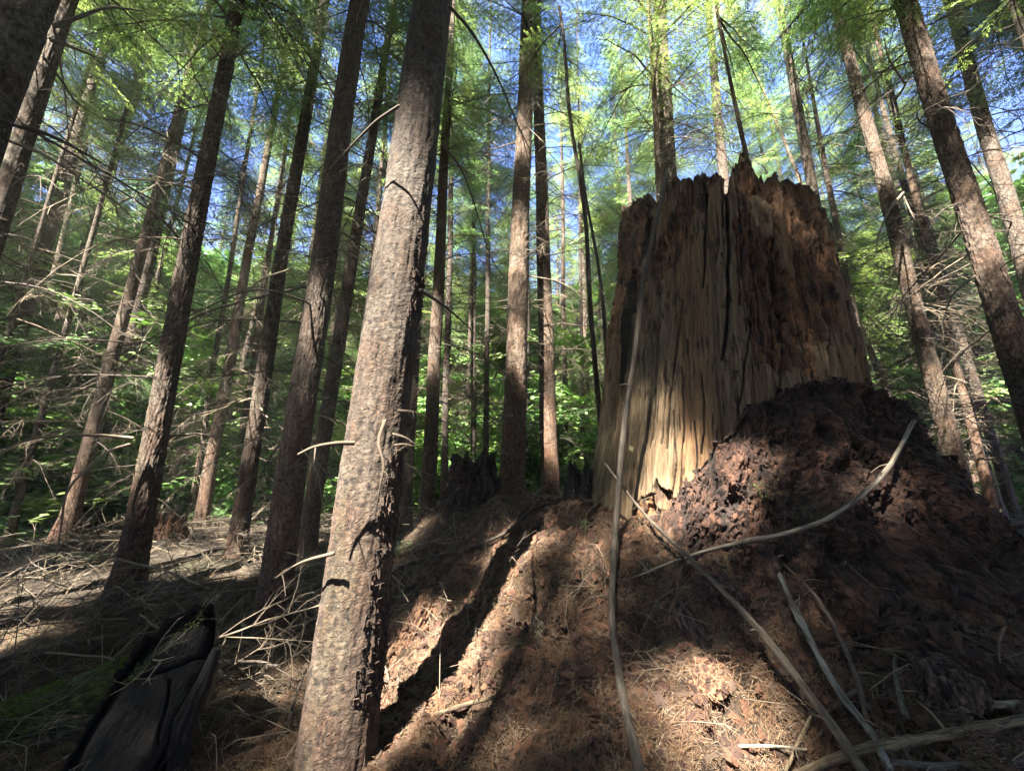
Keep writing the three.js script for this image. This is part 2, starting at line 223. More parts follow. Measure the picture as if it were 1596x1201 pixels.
const CRK = [[[1130, 280], [1136, 380], [1135, 470], [1128, 560], .010, .09], [[1065, 470], [1058, 540], [1046, 620], [1040, 700], .006, .06], [[1230, 480], [1222, 560], [1212, 620], [1205, 640], .006, .06], [[1212, 300], [1210, 400], [1218, 470], [1234, 500], .012, .07], [[1180, 400], [1172, 500], [1164, 560], [1150, 640], .004, .04], [[1290, 480], [1300, 560], [1306, 620], [1310, 650], .008, .06], [[1102, 300], [1100, 360], [1098, 420], [1096, 450], .008, .05]].map((c) => ({ p: c.slice(0, 4).map(([x, y]) => A(x, y)), w: c[4], d: c[5] }));
for (let k = 0; k < 34; k++) { const a = -1.15 + 2.2 * ((k * .618) % 1), h1 = .3 + 2.1 * ((k * .7548 + .2) % 1), L = .35 + .7 * ((k * .5698) % 1); CRK.push({ p: [[a, h1], [a + .01, h1 - L * .4], [a - .008, h1 - L]], w: .0022 + .003 * ((k * .37) % 1), d: .03 + .03 * ((k * .81) % 1) }); }
const pw = (pts, h) => { if (h > pts[0][1] || h < pts[pts.length - 1][1]) return null; let i = 1; while (i < pts.length - 1 && pts[i][1] > h) i++; const t = clamp((pts[i - 1][1] - h) / (pts[i - 1][1] - pts[i][1])); return [lerp(pts[i - 1][0], pts[i][0], t), pts[0][2] ? lerp(pts[i - 1][2], pts[i][2], t) : 0]; };
function stumpSkin(a, h) {                                             // a from the front, h over eye level -> radius and colour
  const ca = Math.cos(a + FRONT), sa = Math.sin(a + FRONT), X = sa * 1.0, Z = ca * 1.0;
  const wob = N3(X * 2, h * .7, Z * 2) * .02, aw = a + wob + .01 * N3(X * 6, h * 2, Z * 6);
  let r = RB(h); const top = rim(a), dt = top - h;
  r += .06 * N3(X * 2.2, h * .35, Z * 2.2) + .035 * N3(X * 5, h * .3, Z * 5 + 3) + .07 * ss(.4, -.4, h) * N3(X * 3.5 + 5, h * .5, Z * 3.5);
  const rib = N3(Math.sin(aw) * 11, h * .28, Math.cos(aw) * 11), fib = N3(Math.sin(aw) * 38, h * 2.0, Math.cos(aw) * 38), fine = N3(Math.sin(aw) * 95, h * 9, Math.cos(aw) * 95);
  r += .026 * rib + .012 * fib + .007 * fine - .02 * ss(.1, .4, N3(Math.sin(aw) * 22, h * .9, Math.cos(aw) * 22 + 6));
  // decayed patches: the outer wood has broken away in ledges, the heart behind it crumbles
  const upz = ss(.85, 1.7, h), rm = fbm(X * 2.6 + 1.7, h * 1.1, Z * 2.6, 5) + .27 * upz + .18 * ss(.1, .5, a) * ss(.4, 1.0, h) - .19 + .03 * fib + .035 * N3(X * 14, h * 3, Z * 14);
  const rot = ss(.03, .055, rm), rot2 = ss(.20, .225, rm + .05 * rib), cell = N3(X * 19, h * 8, Z * 19), cell2 = N3(X * 40, h * 22, Z * 40), cell3 = N3(X * 80, h * 50, Z * 80), blk = N3(X * 8, h * 4, Z * 8), fis = N3(X * 14, h * 2.2, Z * 14);
  const pit = ss(.15, .35, fis) * rot;
  const sh = N3(X * 26, h * 5, Z * 26), sh2 = N3(X * 52, h * 12, Z * 52); r -= rot * (.024 + .020 * sh + .016 * sh2 + .010 * cell2 + .010 * cell3) + rot2 * (.03 + .02 * blk + .015 * sh) + pit * .03;
  let crack = 0;
  for (const c of CRK) { const q = pw(c.p, h); if (q) { const s = Math.abs(a - q[0] - .012 * N3(h * 6, c.w * 900, 2)), k = 1 - ss(c.w * .5, c.w * 1.6, s); if (k > 0) { r -= c.d * k; crack = Math.max(crack, k); } } }
  const q = pw(SLOT, h); let slot = 0, slotC = 0; if (q) { const s = Math.abs(a - q[0] - .012 * N3(h * 7, 3, 2)); slot = 1 - ss(q[1] * .85, q[1] * 1.12 + .006, s); r -= .42 * slot; slotC = 1 - ss(q[1] * 1.15, q[1] * 1.4 + .012, s); }
  r -= .10 * (1 - ss(0, .10 + .05 * fib, dt)) * (.4 + .6 * rnd()) * .35;
  // colour of the wood itself
  let c = mix3([.20, .135, .08], [.285, .21, .135], clamp(.5 + 1.1 * fib + .5 * rib)); c = mix3(c, [.15, .14, .075], ss(.0, .4, N3(X * 1.7 + 8, h * .6, Z * 1.7)) * .55 * ss(1.9, 1.0, h)); c = mix3(c, [.27, .145, .07], ss(.05, .4, N3(X * 4 + 2, h * .5, Z * 4)) * .6);
  c = mix3(c, mix3([.11, .058, .034], [.36, .17, .08], clamp(.4 + .6 * sh + .6 * sh2 + .5 * blk)), rot * .8); c = mix3(c, [.055, .032, .022], Math.max(pit * .55, rot * ss(-.05, -.4, sh) * .75)); c = mix3(c, [.018, .012, .009], Math.max(crack * .7, slotC)); c = mix3(c, [.12, .08, .055], .5 * ss(.35, 0, dt) * (.6 + .6 * blk));
  return [r, c];
}
const stump = thing('old_growth_stump', V(SC.x, EYE - .3, SC.z), 'huge weathered grey-brown tree stump with ragged top standing on the mound', 'stump');
{
  const NU = 900, NV = 420, lo = -.75, o = stump.position;
  const g = sheet(NU, NV + 26, (u, v, i, j) => {
    const su = u * 2 - 1, aa = (.36 * su + .64 * su * su * su) * Math.PI, jag = .045 * N3(Math.sin(aa) * 19, 1, Math.cos(aa) * 19) + .022 * N3(Math.sin(aa) * 46, 2, Math.cos(aa) * 46) + .016 * N3(Math.sin(aa) * 90, 4, Math.cos(aa) * 90), top = rim(aa) + jag; let h, r, c;
    if (j <= NV) { h = lerp(lo, top, Math.pow(j / NV, .92)); [r, c] = stumpSkin(aa, h); }
    else { const t = (j - NV) / 26; h = top - .02 - t * .7; [r] = stumpSkin(aa, top); r = r * (1 - .62 * Math.pow(t, .8)) - .02 + .05 * N3(aa * 9, t * 4, 2) * t; c = [.10, .06, .035]; if (t === 1) r = .001; }
    const [cx, cz] = stumpC(h), ang = aa + FRONT;
    return [cx + Math.sin(ang) * r - o.x, EYE + h - o.y, cz + Math.cos(ang) * r - o.z, c[0] * .72, c[1] * .69, c[2] * .64, aa * 1.0, h, Math.PI];
  }, true);
  mesh('wood', g, M.wood, stump); shreds(stump, g, 260, [.10, .062, .04], .7, (p) => p.y > 1.0 && fbm(p.x * 2, p.y, p.z * 2, 3) > 0, 1.5);
}
{ // the skirt of rotten bark against the stump's right foot
  const s0 = -.32, s1 = 1.9, o = stump.position, NU = 460, NV = 210;
  const topH = (a) => { const k = [[-.32, -.15], [-.16, .03], [-.02, .28], [.16, .50], [.40, .63], [.7, .64], [1.0, .58], [1.4, .5], [1.9, .1]]; let i = 1; while (i < k.length - 1 && k[i][0] < a) i++; return lerp(k[i - 1][1], k[i][1], ss(0, 1, (a - k[i - 1][0]) / (k[i][0] - k[i - 1][0]))); };
  const g = sheet(NU, NV, (u, v) => {
    const a = lerp(s0, s1, u), ang = a + FRONT, edge = ss(0, .09, u) * ss(1, .92, u), T = topH(a) + .05 * N3(a * 9, 1, 0) + .03 * N3(a * 24, 2, 0); let h, r;
    if (v < .12) { const t = v / .12; h = T - .05 + .05 * t; r = RB(h) - .12 + (.12 + .07 * edge) * t; }
    else { const t = (v - .12) / .88; h = lerp(T, -.95, t); const full = T + .5, d = Math.min(1.15, (T - h) / full); r = RB(h) + edge * (.07 + .09 * Math.sqrt(d) + .13 * d * d) * (.75 + .5 * ss(-.1, .5, a)); }
    const X = Math.sin(ang) * r, Z = Math.cos(ang) * r, n1 = N3(X * 3, h * 3, Z * 3), st = N3(X * 13, h * 4.5, Z * 13), st2 = N3(X * 29, h * 11, Z * 29), st3 = N3(X * 62, h * 26, Z * 62);
    r += edge * (.10 * n1 + .075 * st + .055 * Math.abs(st2) + .022 * st3 + .08 * Math.abs(N3(X * 6, h * 2.5, Z * 6)));
    let c = mix3([.075, .038, .026], [.20, .095, .055], clamp(.45 + .9 * st2 + .4 * n1)); c = mix3(c, [.025, .016, .013], ss(.02, -.35, st) * .8); c = mix3(c, [.09, .10, .06], ss(.2, .5, N3(X * 2 + 3, h * 2, Z * 2)) * .5); const [cx, cz] = stumpC(h);
    return [cx + Math.sin(ang) * r - o.x, EYE + h - o.y, cz + Math.cos(ang) * r - o.z, c[0] * .52, c[1] * .5, c[2] * .5, a * 1.2, h, 0];
  });
  shreds(stump, g, 6500, [.06, .031, .024], .8);
  tag(mesh('bark_skirt', g, M.crumb, stump), 'dark crumbling red-brown bark heaped against the right foot');
}
function roughTube(pts, rad, nu, nv, skin, o) {                        // skin(angle, s, point, length) -> [extra radius factor, colour]
  const cv = new THREE.CatmullRomCurve3(pts), L = cv.getLength(), fr = cv.computeFrenetFrames(nv, false), P = [...Array(nv + 1)].map((_, k) => cv.getPointAt(k / nv));
  const rad1 = (s) => { const q = s * (rad.length - 1), i = Math.min(rad.length - 2, Math.floor(q)); return lerp(rad[i], rad[i + 1], q - i); };
  return sheet(nu, nv + 2, (u, v, i, j) => {
    const k = clamp(j - 1, 0, nv), s = k / nv, w = u * 2 * Math.PI, c = Math.cos(w), d = Math.sin(w), n = fr.normals[k], b = fr.binormals[k]; const R = rad1(s); let q = V(n.x * c + b.x * d, n.y * c + b.y * d, n.z * c + b.z * d); const e = skin(w, s, P[k].clone().addScaledVector(q, R), q, L), f = j === 0 || j === nv + 2 ? .02 : 1, r = R * e[0] * f;
    return [P[k].x + q.x * r - o.x, P[k].y + q.y * r - o.y, P[k].z + q.z * r - o.z, e[1][0], e[1][1], e[1][2], w * R, s * L, 2 * Math.PI * R];
  }, true);
}
function root(pix, rad, tone, lift) {
  const pts = pix.map(([x, y, up = 0]) => { const p = hit(x, y); p.y += up; return p; });
  const g = roughTube(pts, rad, 90, 200, (w, s, p) => { const n = N3(p.x * 4, p.y * 4, p.z * 4), f = N3(w * 4.5, s * 3, 3), f2 = N3(w * 10, s * 9, 5), f3 = N3(p.x * 30, p.y * 30, p.z * 30); let c = mix3(tone, tone.map((e) => e * 1.7), clamp(.4 + f2 + .4 * n)); c = mix3(c, [.02, .014, .011], ss(0, -.4, f) * .7); return [1 + .3 * n + .22 * f + .16 * f2 + .10 * f3, c.map((e) => e * .85)]; }, stump.position);
  mesh('root', g, M.crumb, stump); shreds(stump, g, 420, tone.map((e) => e * .75), .8);
}
root([[1225, 850, -.02], [1300, 878, -.02], [1380, 915, -.03], [1450, 960, -.06]], [.03, .055, .05, .02], [.085, .08, .055]);
root([[1330, 930, -.05], [1420, 980, -.03], [1510, 1030, -.03], [1610, 1090, -.06]], [.05, .09, .10, .09], [.10, .055, .036]);
root([[1395, 760, -.05], [1425, 830, -.02], [1440, 890, -.02], [1460, 940, -.05]], [.07, .08, .06, .03], [.085, .062, .05]);
root([[1470, 800, -.05], [1530, 860, -.03], [1600, 900, -.05], [1680, 950, -.1]], [.08, .09, .08, .06], [.075, .045, .032]);
root([[700, 870, -.03], [660, 950, -.01], [610, 1050, -.02], [570, 1150, -.05]], [.05, .07, .075, .05], [.16, .085, .05]);
root([[775, 860, -.03], [770, 920, -.02], [745, 990, -.02], [715, 1060, -.05]], [.045, .055, .055, .03], [.13, .085, .045]);

// ------------------------------------------------------------------ sunlit places: where the canopy is open towards the sun
const LIT = [];
for (const [x, y, r] of [[675, 975, .09], [635, 1060, .1], [600, 1150, .1], [735, 1000, .06], [800, 835, .08], [918, 850, .05], [1030, 835, .06], [1125, 812, .05], [1370, 835, .05], [1075, 1145, .1], [1150, 1155, .07], [1085, 1020, .05], [440, 1075, .1], [50, 940, .32], [130, 905, .28], [15, 1000, .2], [390, 885, .3], [280, 865, .3], [470, 830, .3]]) LIT.push([hit(x, y), r]);
for (const [x, y, r] of [[1035, 650, .03], [1018, 735, .06], [1195, 745, .03], [1245, 330, .05]]) LIT.push([stumpHit(x, y).p, r]);
for (const [x, y, r] of [[645, 240, .1], [638, 300, .12], [628, 360, .12], [618, 420, .12], [610, 500, .08], [600, 600, .12], [585, 680, .13], [575, 760, .13], [560, 850, .13], [545, 950, .12], [532, 1050, .12], [520, 1150, .12]]) { const q = ray(x, y); LIT.push([at(x, y, 2.02 / Math.hypot(q.x, q.z)), r]); }
for (const [x, y, d, r] of [[150, 650, 6, .3], [185, 480, 6.2, .3], [330, 700, 7, .3], [812, 500, 5.8, .25], [815, 330, 6, .25], [868, 690, 6, .3], [850, 500, 6, .2], [680, 560, 6, .3], [1440, 430, 6, .25], [1410, 370, 6, .2], [1475, 640, 6, .2], [1480, 300, 4, .15], [1510, 400, 4, .15], [1560, 380, 5.6, .25], [1540, 300, 5.6, .2], [400, 640, 5.4, .25], [225, 740, 4.2, .15], [500, 500, 3.4, .1]]) { const q = ray(x, y); LIT.push([at(x, y, d * Math.hypot(q.x, 1.03) / Math.hypot(q.x, q.z)), r]); }
for (let k = 0; k < 100; k++) { const d = 10 + 16 * (k * .618 % 1), a = -.95 + 1.9 * ((k * .7548 + .3) % 1), x = Math.sin(a) * d, z = -Math.cos(a) * d; LIT.push([V(x, EYE - .6 + 6.5 * ((k * .5698) % 1), z), .5]); }
const trunkBlocks = (x, z) => LIT.slice(0, 54).filter(([p, r]) => { const sx = SUN.x, sz = SUN.z, l = Math.hypot(sx, sz), dx = x - p.x, dz = z - p.z, t = (dx * sx + dz * sz) / l; return t > 0 && t / l * SUN.y < 18 && Math.abs(dx * sz - dz * sx) / l < r + .2; }).length;
const inGap = (c, R) => {  for (const [p, r] of LIT) { const x = c.x - p.x, y = c.y - p.y, z = c.z - p.z, t = x * SUN.x + y * SUN.y + z * SUN.z; if (t < .4) continue; const d2 = x * x + y * y + z * z - t * t; if (d2 < (r * .85 + R) * (r * .85 + R)) return true; } return false; };

// ------------------------------------------------------------------ boughs
const Yup = V(0, 1, 0);
function stemCurve(L, rise, droop, side, n = 9) { return [...Array(n)].map((_, k) => { const s = k / (n - 1); return V(side * s * s * L + .02 * L * N3(s * 4, side * 90, 1), L * (rise * s - droop * s * s) + .02 * L * N3(s * 5, side * 70, 9), s * L); }); }
function sampleP(pts, s) { const q = s * (pts.length - 1), i = Math.min(pts.length - 2, Math.floor(q)); return [pts[i].clone().lerp(pts[i + 1], q - i), pts[i + 1].clone().sub(pts[i]).normalize()]; }
function greenBough(L, sideN, droop, dens) {                           // a flat spray of needles along a branch
  const w = new MB(), f = new MB(), stem = stemCurve(L, rr(.1, .25), droop, rr(-.15, .15)); w.tube(stem, stem.map((_, k) => lerp(.011 * L, .002, k / 8)), 4);
  for (let i = 0; i < sideN; i++) {
    const s = lerp(.1, .99, i / sideN), [p, t] = sampleP(stem, s), sd = i % 2 ? 1 : -1, len = L * (.30 * Math.pow(1 - s, .7) + .06) * rr(.7, 1.15), a = rr(.75, 1.15), lat = V(0, 1, 0).cross(t).normalize().multiplyScalar(sd);
    const dir = t.clone().multiplyScalar(Math.cos(a)).addScaledVector(lat, Math.sin(a)).addScaledVector(Yup, rr(-.15, .12)).normalize(), br = [0, .5, 1].map((q) => p.clone().addScaledVector(dir, q * len).addScaledVector(Yup, -.28 * q * q * len)); w.tube(br, [.004, .0028, .0015], 3, false);
    const m = Math.max(3, Math.round(len / .055 * dens));
    for (let j = 0; j < m; j++) {
      const [q, td] = sampleP(br, clamp((j + .6) / m, 0, 1)), s2 = j % 2 ? 1 : -1, l2 = V(0, 1, 0).cross(td).normalize().multiplyScalar(s2), a2 = rr(.6, 1), sub = (len * .42 * (1 - .65 * j / m) + .03) * rr(.7, 1.2), sd2 = td.clone().multiplyScalar(Math.cos(a2)).addScaledVector(l2, Math.sin(a2)).addScaledVector(Yup, rr(-.3, .15)).normalize(), sv = V(0, 1, 0).addScaledVector(V(rr(-1, 1), 0, rr(-1, 1)), .3).cross(sd2).normalize();
      const nn = Math.max(2, Math.round(sub / .028));
      for (let k = 0; k < nn; k++) { const b = q.clone().addScaledVector(sd2, k / nn * sub); for (const e of [1, -1]) { const nd = sd2.clone().multiplyScalar(.75).addScaledVector(sv, e * .7).addScaledVector(Yup, rr(-.2, .2)).normalize(); f.blade(b, nd, sd2.clone().addScaledVector(Yup, rr(-.5, .5)).normalize(), rr(.03, .046), .015); } }
      f.blade(q.clone().addScaledVector(sd2, sub * .85), sd2, sv, .045, .016);
    }
  }
  return { wood: w.build(), leaf: f.build() };
}
function deadBough(L, twigs, droop, rad, sub = 3) {
  const w = new MB(), stem = stemCurve(L, rr(.05, .4), droop, rr(-.3, .3), 11); w.tube(stem, stem.map((_, k) => lerp(rad, rad * .15, k / 10)), 5);
  for (let i = 0; i < twigs; i++) {
    const s = rr(.15, .98), [p, t] = sampleP(stem, s), len = L * rr(.12, .42) * (1.1 - s * .7), d = t.clone().multiplyScalar(rr(.2, .9)).add(V(rr(-1, 1), rr(-.7, .35), rr(-.3, .3))).normalize(), k1 = V(rr(-.3, .3), rr(-.5, .15), rr(-.3, .3)); const br = [0, .35, .7, 1].map((q) => p.clone().addScaledVector(d, q * len).addScaledVector(k1, q * q * len)); w.tube(br, [rad * .4, rad * .33, rad * .24, rad * .12], 3, false);
    for (let j = 0; j < sub; j++) { const [q, td] = sampleP(br, rr(.25, 1)), l2 = len * rr(.2, .5), d2 = td.clone().multiplyScalar(.6).add(V(rr(-.8, .8), rr(-.8, .4), rr(-.8, .8))).normalize(); w.tube([q, q.clone().addScaledVector(d2, l2 * .5).add(V(0, .03 * l2, 0)), q.clone().addScaledVector(d2, l2).add(V(0, -.12 * l2, 0))], [rad * .2, rad * .15, rad * .08], 3, false); }
  }
  return w.build();
}
const GREEN = [greenBough(1.9, 30, .35, .8), greenBough(1.7, 26, .5, .8), greenBough(1.5, 26, .25, .8)];
const SPRAY = [greenBough(.75, 18, .3, .9), greenBough(.65, 16, .45, .9)];
const DEAD = [deadBough(1.5, 11, .25, .010), deadBough(1.7, 13, .5, .011), deadBough(1.3, 9, .1, .009), deadBough(1.1, 12, .6, .008), deadBough(1.6, 8, .75, .010), deadBough(.8, 5, .3, .008)];
const DEADTHIN = [deadBough(1.5, 14, .3, .009, 4), deadBough(1.3, 16, .5, .008, 4)];

function bmat(p, az, pitch, roll, s) {                                 // +z of the bough points outwards
  const q = new THREE.Quaternion().setFromEuler(new THREE.Euler(-pitch, az, roll, 'YXZ')); return new THREE.Matrix4().compose(p, q, V(s, s, s));
}
function inst(name, geo, mt, list, parent, colors) {
  if (!list.length) return null; const m = new THREE.InstancedMesh(geo, mt, list.length); m.name = parent === scene ? numbered(name) : name; list.forEach((e, i) => { m.setMatrixAt(i, e); if (colors) m.setColorAt(i, colors[i]); }); m.castShadow = m.receiveShadow = true; parent.add(m); return m;
}
const camF = V(0, SP, -CP), camU = V(0, CP, SP);
const project = (p) => { const q = p.clone().sub(V(0, EYE, 0)), d = q.dot(camF); return [798 + F * q.x / d, 600.5 - F * q.dot(camU) / d, d]; };

// ------------------------------------------------------------------ trees
// o: bot [x, y, width] and top [x, y, width] as surveyed on the photograph, dep: metres of depth of bot, H: height
function treeFromPhoto(o) {
  const P0 = at(o.bot[0], o.bot[1], o.dep), r1 = ray(o.top[0], o.top[1]), P1 = at(o.top[0], o.top[1], (r1.x * P0.x + r1.z * P0.z) / (r1.x * r1.x + r1.z * r1.z));
  const sz = (q, w, d) => { const r = ray(q[0], q[1]), c = -r.z / Math.hypot(r.x, r.z); return w / F * d * c / 2; };
  const d1 = P1.clone().sub(V(0, EYE, 0)).dot(camF), ax = P1.clone().sub(P0).normalize(); const ra = sz(o.bot, o.bot[2], o.dep), rb = sz(o.top, o.top[2], d1);
  let B = P0.clone(); for (let i = 0; i < 300 && B.y > H(B.x, B.z, 0) - .02; i++) B.addScaledVector(ax, -.02 / ax.y);
  const hA = P0.y - B.y, hB = P1.y - B.y;
  const rad = (h) => { let r = h < hB ? lerp(ra, rb, clamp((h - hA) / (hB - hA), -.2, 1)) : lerp(rb, .02, Math.pow((h - hB) / Math.max(1, o.H - hB), 1.15)); return Math.max(.012, r); };
  return makeTree({ ...o, B, ax, rad });
}
const shadeCrown = [];
function makeTree(o) {
  const g = thing(o.name || 'conifer_tree', o.B, o.label, 'tree', o.group), ax = o.ax || V(0, 1, 0), sd = o.B.x * 7.3 + o.B.z * 3.1, dist = Math.hypot(o.B.x, o.B.z);
  const bend = o.bend ?? .03, axis = (h) => V(ax.x / ax.y * h + bend * N3(h * .35, sd, 1) * ss(0, 1.5, h), h, ax.z / ax.y * h + bend * N3(h * .35, sd, 9) * ss(0, 1.5, h));
  const fine = o.fine || 1, nu = o.nu || (dist < 9 ? 44 : 14), topH = o.H, vs = []; 
  { let h = -.3; const st = o.step || (dist < 9 ? .05 : .35); while (h < topH) { vs.push(h); h += h > (o.fineTo || 8) ? .4 : st; } vs.push(topH); }
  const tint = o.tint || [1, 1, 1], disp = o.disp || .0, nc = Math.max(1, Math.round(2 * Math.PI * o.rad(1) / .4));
  const geo = sheet(nu, vs.length - 1, (u, v, i, j) => {
    const h = vs[j], w = u * 2 * Math.PI, c = Math.cos(w), s = Math.sin(w), p = axis(h); let r = o.rad(h);
    r *= 1 + (o.flare ?? .75) * Math.exp(-Math.max(0, h) / .2) * (.75 + .9 * N3(c * 1.6 + sd, 1, s * 1.6)); r += r * .05 * N3(c * 1.3, h * .9 + sd, s * 1.3) + (nu > 30 ? .006 * N3(c * 5, h * 5 + sd, s * 5) : 0);
    const ux = u * nc * .4, uy = h; if (disp) r += disp * (BARK.sample(ux / .4, uy / .8) - .4) + disp * .5 * N3(c * 9, h * 13, s * 9);
    const low = ss(2.2, .3, h + .8 * N3(c * 2, h * 1.5, s * 2 + sd)), gr = N3(c * 2 + 4, h * .8 + sd, s * 2); let k = mix3([1.02, 1.0, .98], [1.14, .88, .75], low * (o.red ?? .8)); k = mix3(k, [.85, .98, .70], ss(.15, .5, gr) * .45);
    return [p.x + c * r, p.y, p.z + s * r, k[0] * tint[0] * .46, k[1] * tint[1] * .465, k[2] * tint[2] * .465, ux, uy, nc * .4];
  }, true);
  // the sheet runs clockwise round the trunk: turn its faces outwards
  { const ix = geo.index.array; for (let k = 0; k < ix.length; k += 3) { const t = ix[k]; ix[k] = ix[k + 1]; ix[k + 1] = t; } const n = geo.attributes.normal.array; for (let k = 0; k < n.length; k++) n[k] = -n[k]; }
  mesh('trunk', geo, o.mat || M.bark, g); if (o.rough) shreds(g, geo, o.rough, [.10, .062, .045], .5, o.roughAt);
  const live = o.live ?? 7, singles = o.singles;
  // dead branches
  const bd = (o.dead ?? 7) * (o.singles ? 1.15 : 1.7), dl = DEAD.map(() => []); let cnt = 0;
  for (let h = o.deadFrom ?? 1.2; h < Math.min(topH - 1, live + 2.5); h += 1 / bd * rr(.5, 1.5)) {
    const az = rnd() * 6.283, p = axis(h), k = Math.floor(rnd() * DEAD.length), s = rr(.45, 1.15) * (o.bs || 1) * ss(.2, 2.5, h + .6), m = bmat(V(p.x, p.y, p.z), az, rr(-.5, .15), rr(-.4, .4), s), c = V(0, 0, .5).applyMatrix4(m).add(o.B), e = V(0, 0, 1.2).applyMatrix4(m).add(o.B);
    if (c.distanceTo(camera.position) < 1.3 || e.distanceTo(camera.position) < 1.4) continue; const q = project(c), q2 = project(e); const bad = ([x, y, d]) => d > 0 && d < 3.9 && x > 880 && x < 1420 && y > 220; if (bad(q) || bad(q2)) continue;
    if (inGap(c, .05)) continue;
    dl[k].push(m); cnt++;
  }
  if (singles) dl.forEach((L, k) => L.forEach((m) => { const b = mesh('branch', DEAD[k], rnd() < .25 ? M.twigPale : M.twig, g); m.decompose(b.position, b.quaternion, b.scale); }));
  else dl.forEach((L, k) => { const b = inst('dead_branches', DEAD[k], rnd() < .3 ? M.twigPale : M.twig, L, g); if (b) b.userData.kind = 'stuff'; });
  // living boughs
  const kinds = o.small ? SPRAY : GREEN, ll = kinds.map(() => []), lc = kinds.map(() => []), Rl = o.small ? .22 : .35; const hue = rr(-1, 1);
  for (let h = live; h < topH - .2; h += o.small ? .042 : .17) {
    const t = (h - live) / (topH - live), reach = (o.reach || 1.9) * Math.pow(1 - t, .75) * ss(-.12, .15, t) + .35, n = o.small ? 3 : (o.dens || 1) > rnd() ? 1 : 0;
    for (let q = 0; q < n + (o.small ? 0 : Math.floor((o.dens || 1) - 1 + rnd())); q++) {
      const az = rnd() * 6.283, p = axis(h), k = Math.floor(rnd() * kinds.length); let s, rad0 = 0;
      if (o.small) { s = rr(.8, 1.4); rad0 = Math.sqrt(rnd()) * reach; } else s = reach / 1.8 * rr(.7, 1.15);
      const pos = V(p.x + Math.sin(az) * rad0, p.y - rad0 * .15 * rr(0, 1.5), p.z + Math.cos(az) * rad0), m = bmat(pos, az, rr(-.45, .1), rr(-.3, .3), s), c = V(0, -.05, o.small ? .3 : .9).applyMatrix4(m).add(o.B);
      if ((o.small ? [.08, .35, .62] : [.3, .8, 1.3, 1.8]).some((z) => inGap(V(0, -.05 * z, z).applyMatrix4(m).add(o.B), o.small ? .12 : .22))) continue; if (c.distanceTo(camera.position) < 1.8) continue;
      ll[k].push(m); const b = rr(.75, 1.25), y = clamp(hue * .35 + rr(-.3, .5), -.5, 1); lc[k].push(rgb(b * (1 + .45 * y), b * (1 + .12 * y), b * (1 - .2 * y)));
    }
  }
  ll.forEach((L, k) => { const a = inst('crown', kinds[k].leaf, M.needle, L, g, lc[k]); if (a) a.userData.kind = 'stuff'; const b = inst('bough_wood', kinds[k].wood, M.twig, L, g); if (b) b.userData.kind = 'stuff'; });
  o.group3 = g; o.axis = axis; return o;
}
seed = 101;
const T = {};
const near = (id, bot, top, dep, label, o = {}) => { T[id] = treeFromPhoto({ bot, top, dep, H: rr(16, 19), live: rr(6.5, 9), dens: 1.8, label, singles: dep < 4.8, ...o }); };
near('main', [520, 1201, 120], [675, 0, 61], 1.70, 'closest trunk left of centre, sunlit scaly grey-brown bark, crossing the whole picture', { nu: 260, step: .0055, fineTo: 5.2, disp: .0055, mat: M.barkNear, dead: 2.2, deadFrom: 5, H: 21, red: .55, flare: .15, tint: [.55, .525, .49], bend: .015, rough: 700, roughAt: (p) => p.x > .06 * p.y + .075 && p.y > .3 && p.y < 2.6 && N3(p.y * 2.2, p.x * 4, 1) > -.05 });
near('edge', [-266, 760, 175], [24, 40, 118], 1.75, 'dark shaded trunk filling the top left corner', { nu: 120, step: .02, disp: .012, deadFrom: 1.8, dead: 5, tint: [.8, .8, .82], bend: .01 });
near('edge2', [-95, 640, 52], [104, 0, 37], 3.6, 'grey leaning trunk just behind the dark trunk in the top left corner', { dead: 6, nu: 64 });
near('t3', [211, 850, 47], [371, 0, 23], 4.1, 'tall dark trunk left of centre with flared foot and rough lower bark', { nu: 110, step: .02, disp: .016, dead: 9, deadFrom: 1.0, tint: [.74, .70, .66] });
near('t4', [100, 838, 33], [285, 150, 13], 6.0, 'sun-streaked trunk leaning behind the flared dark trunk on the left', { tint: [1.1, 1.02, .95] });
near('t5', [2, 550, 14], [66, 340, 9], 6.6, 'thin trunk cut off by the left edge at mid height', {});
near('t5b', [12, 838, 17], [120, 450, 10], 6.2, 'thin trunk leaning out of the brush near the left edge', { dead: 9 });
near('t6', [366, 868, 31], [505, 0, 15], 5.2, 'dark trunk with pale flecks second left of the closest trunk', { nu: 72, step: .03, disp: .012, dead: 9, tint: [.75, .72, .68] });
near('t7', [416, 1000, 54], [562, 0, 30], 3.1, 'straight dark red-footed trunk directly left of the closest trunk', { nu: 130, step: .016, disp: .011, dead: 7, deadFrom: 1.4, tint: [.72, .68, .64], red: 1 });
near('t8', [474, 865, 31], [602, 75, 11], 5.4, 'slim shaded trunk between the two nearest dark trunks, half hidden at its foot', { dead: 9 });
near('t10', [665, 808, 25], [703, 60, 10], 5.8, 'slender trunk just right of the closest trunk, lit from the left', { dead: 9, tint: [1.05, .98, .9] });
near('t10b', [632, 800, 20], [655, 420, 12], 6.6, 'grey trunk peeking out right behind the closest trunk', { dead: 7 });
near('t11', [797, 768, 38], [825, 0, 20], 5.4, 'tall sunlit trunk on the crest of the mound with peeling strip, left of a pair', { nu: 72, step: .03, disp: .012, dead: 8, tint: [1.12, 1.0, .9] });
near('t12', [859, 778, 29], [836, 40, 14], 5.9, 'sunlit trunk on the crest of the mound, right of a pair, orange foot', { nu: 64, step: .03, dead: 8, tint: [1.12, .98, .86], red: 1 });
near('t14', [1062, 700, 40], [1027, 0, 21], 6.2, 'dark straight trunk rising behind the left side of the great stump', { dead: 8 });
near('t15', [1160, 640, 25], [1106, 30, 12], 8.2, 'slim trunk rising behind the middle of the great stump', {});
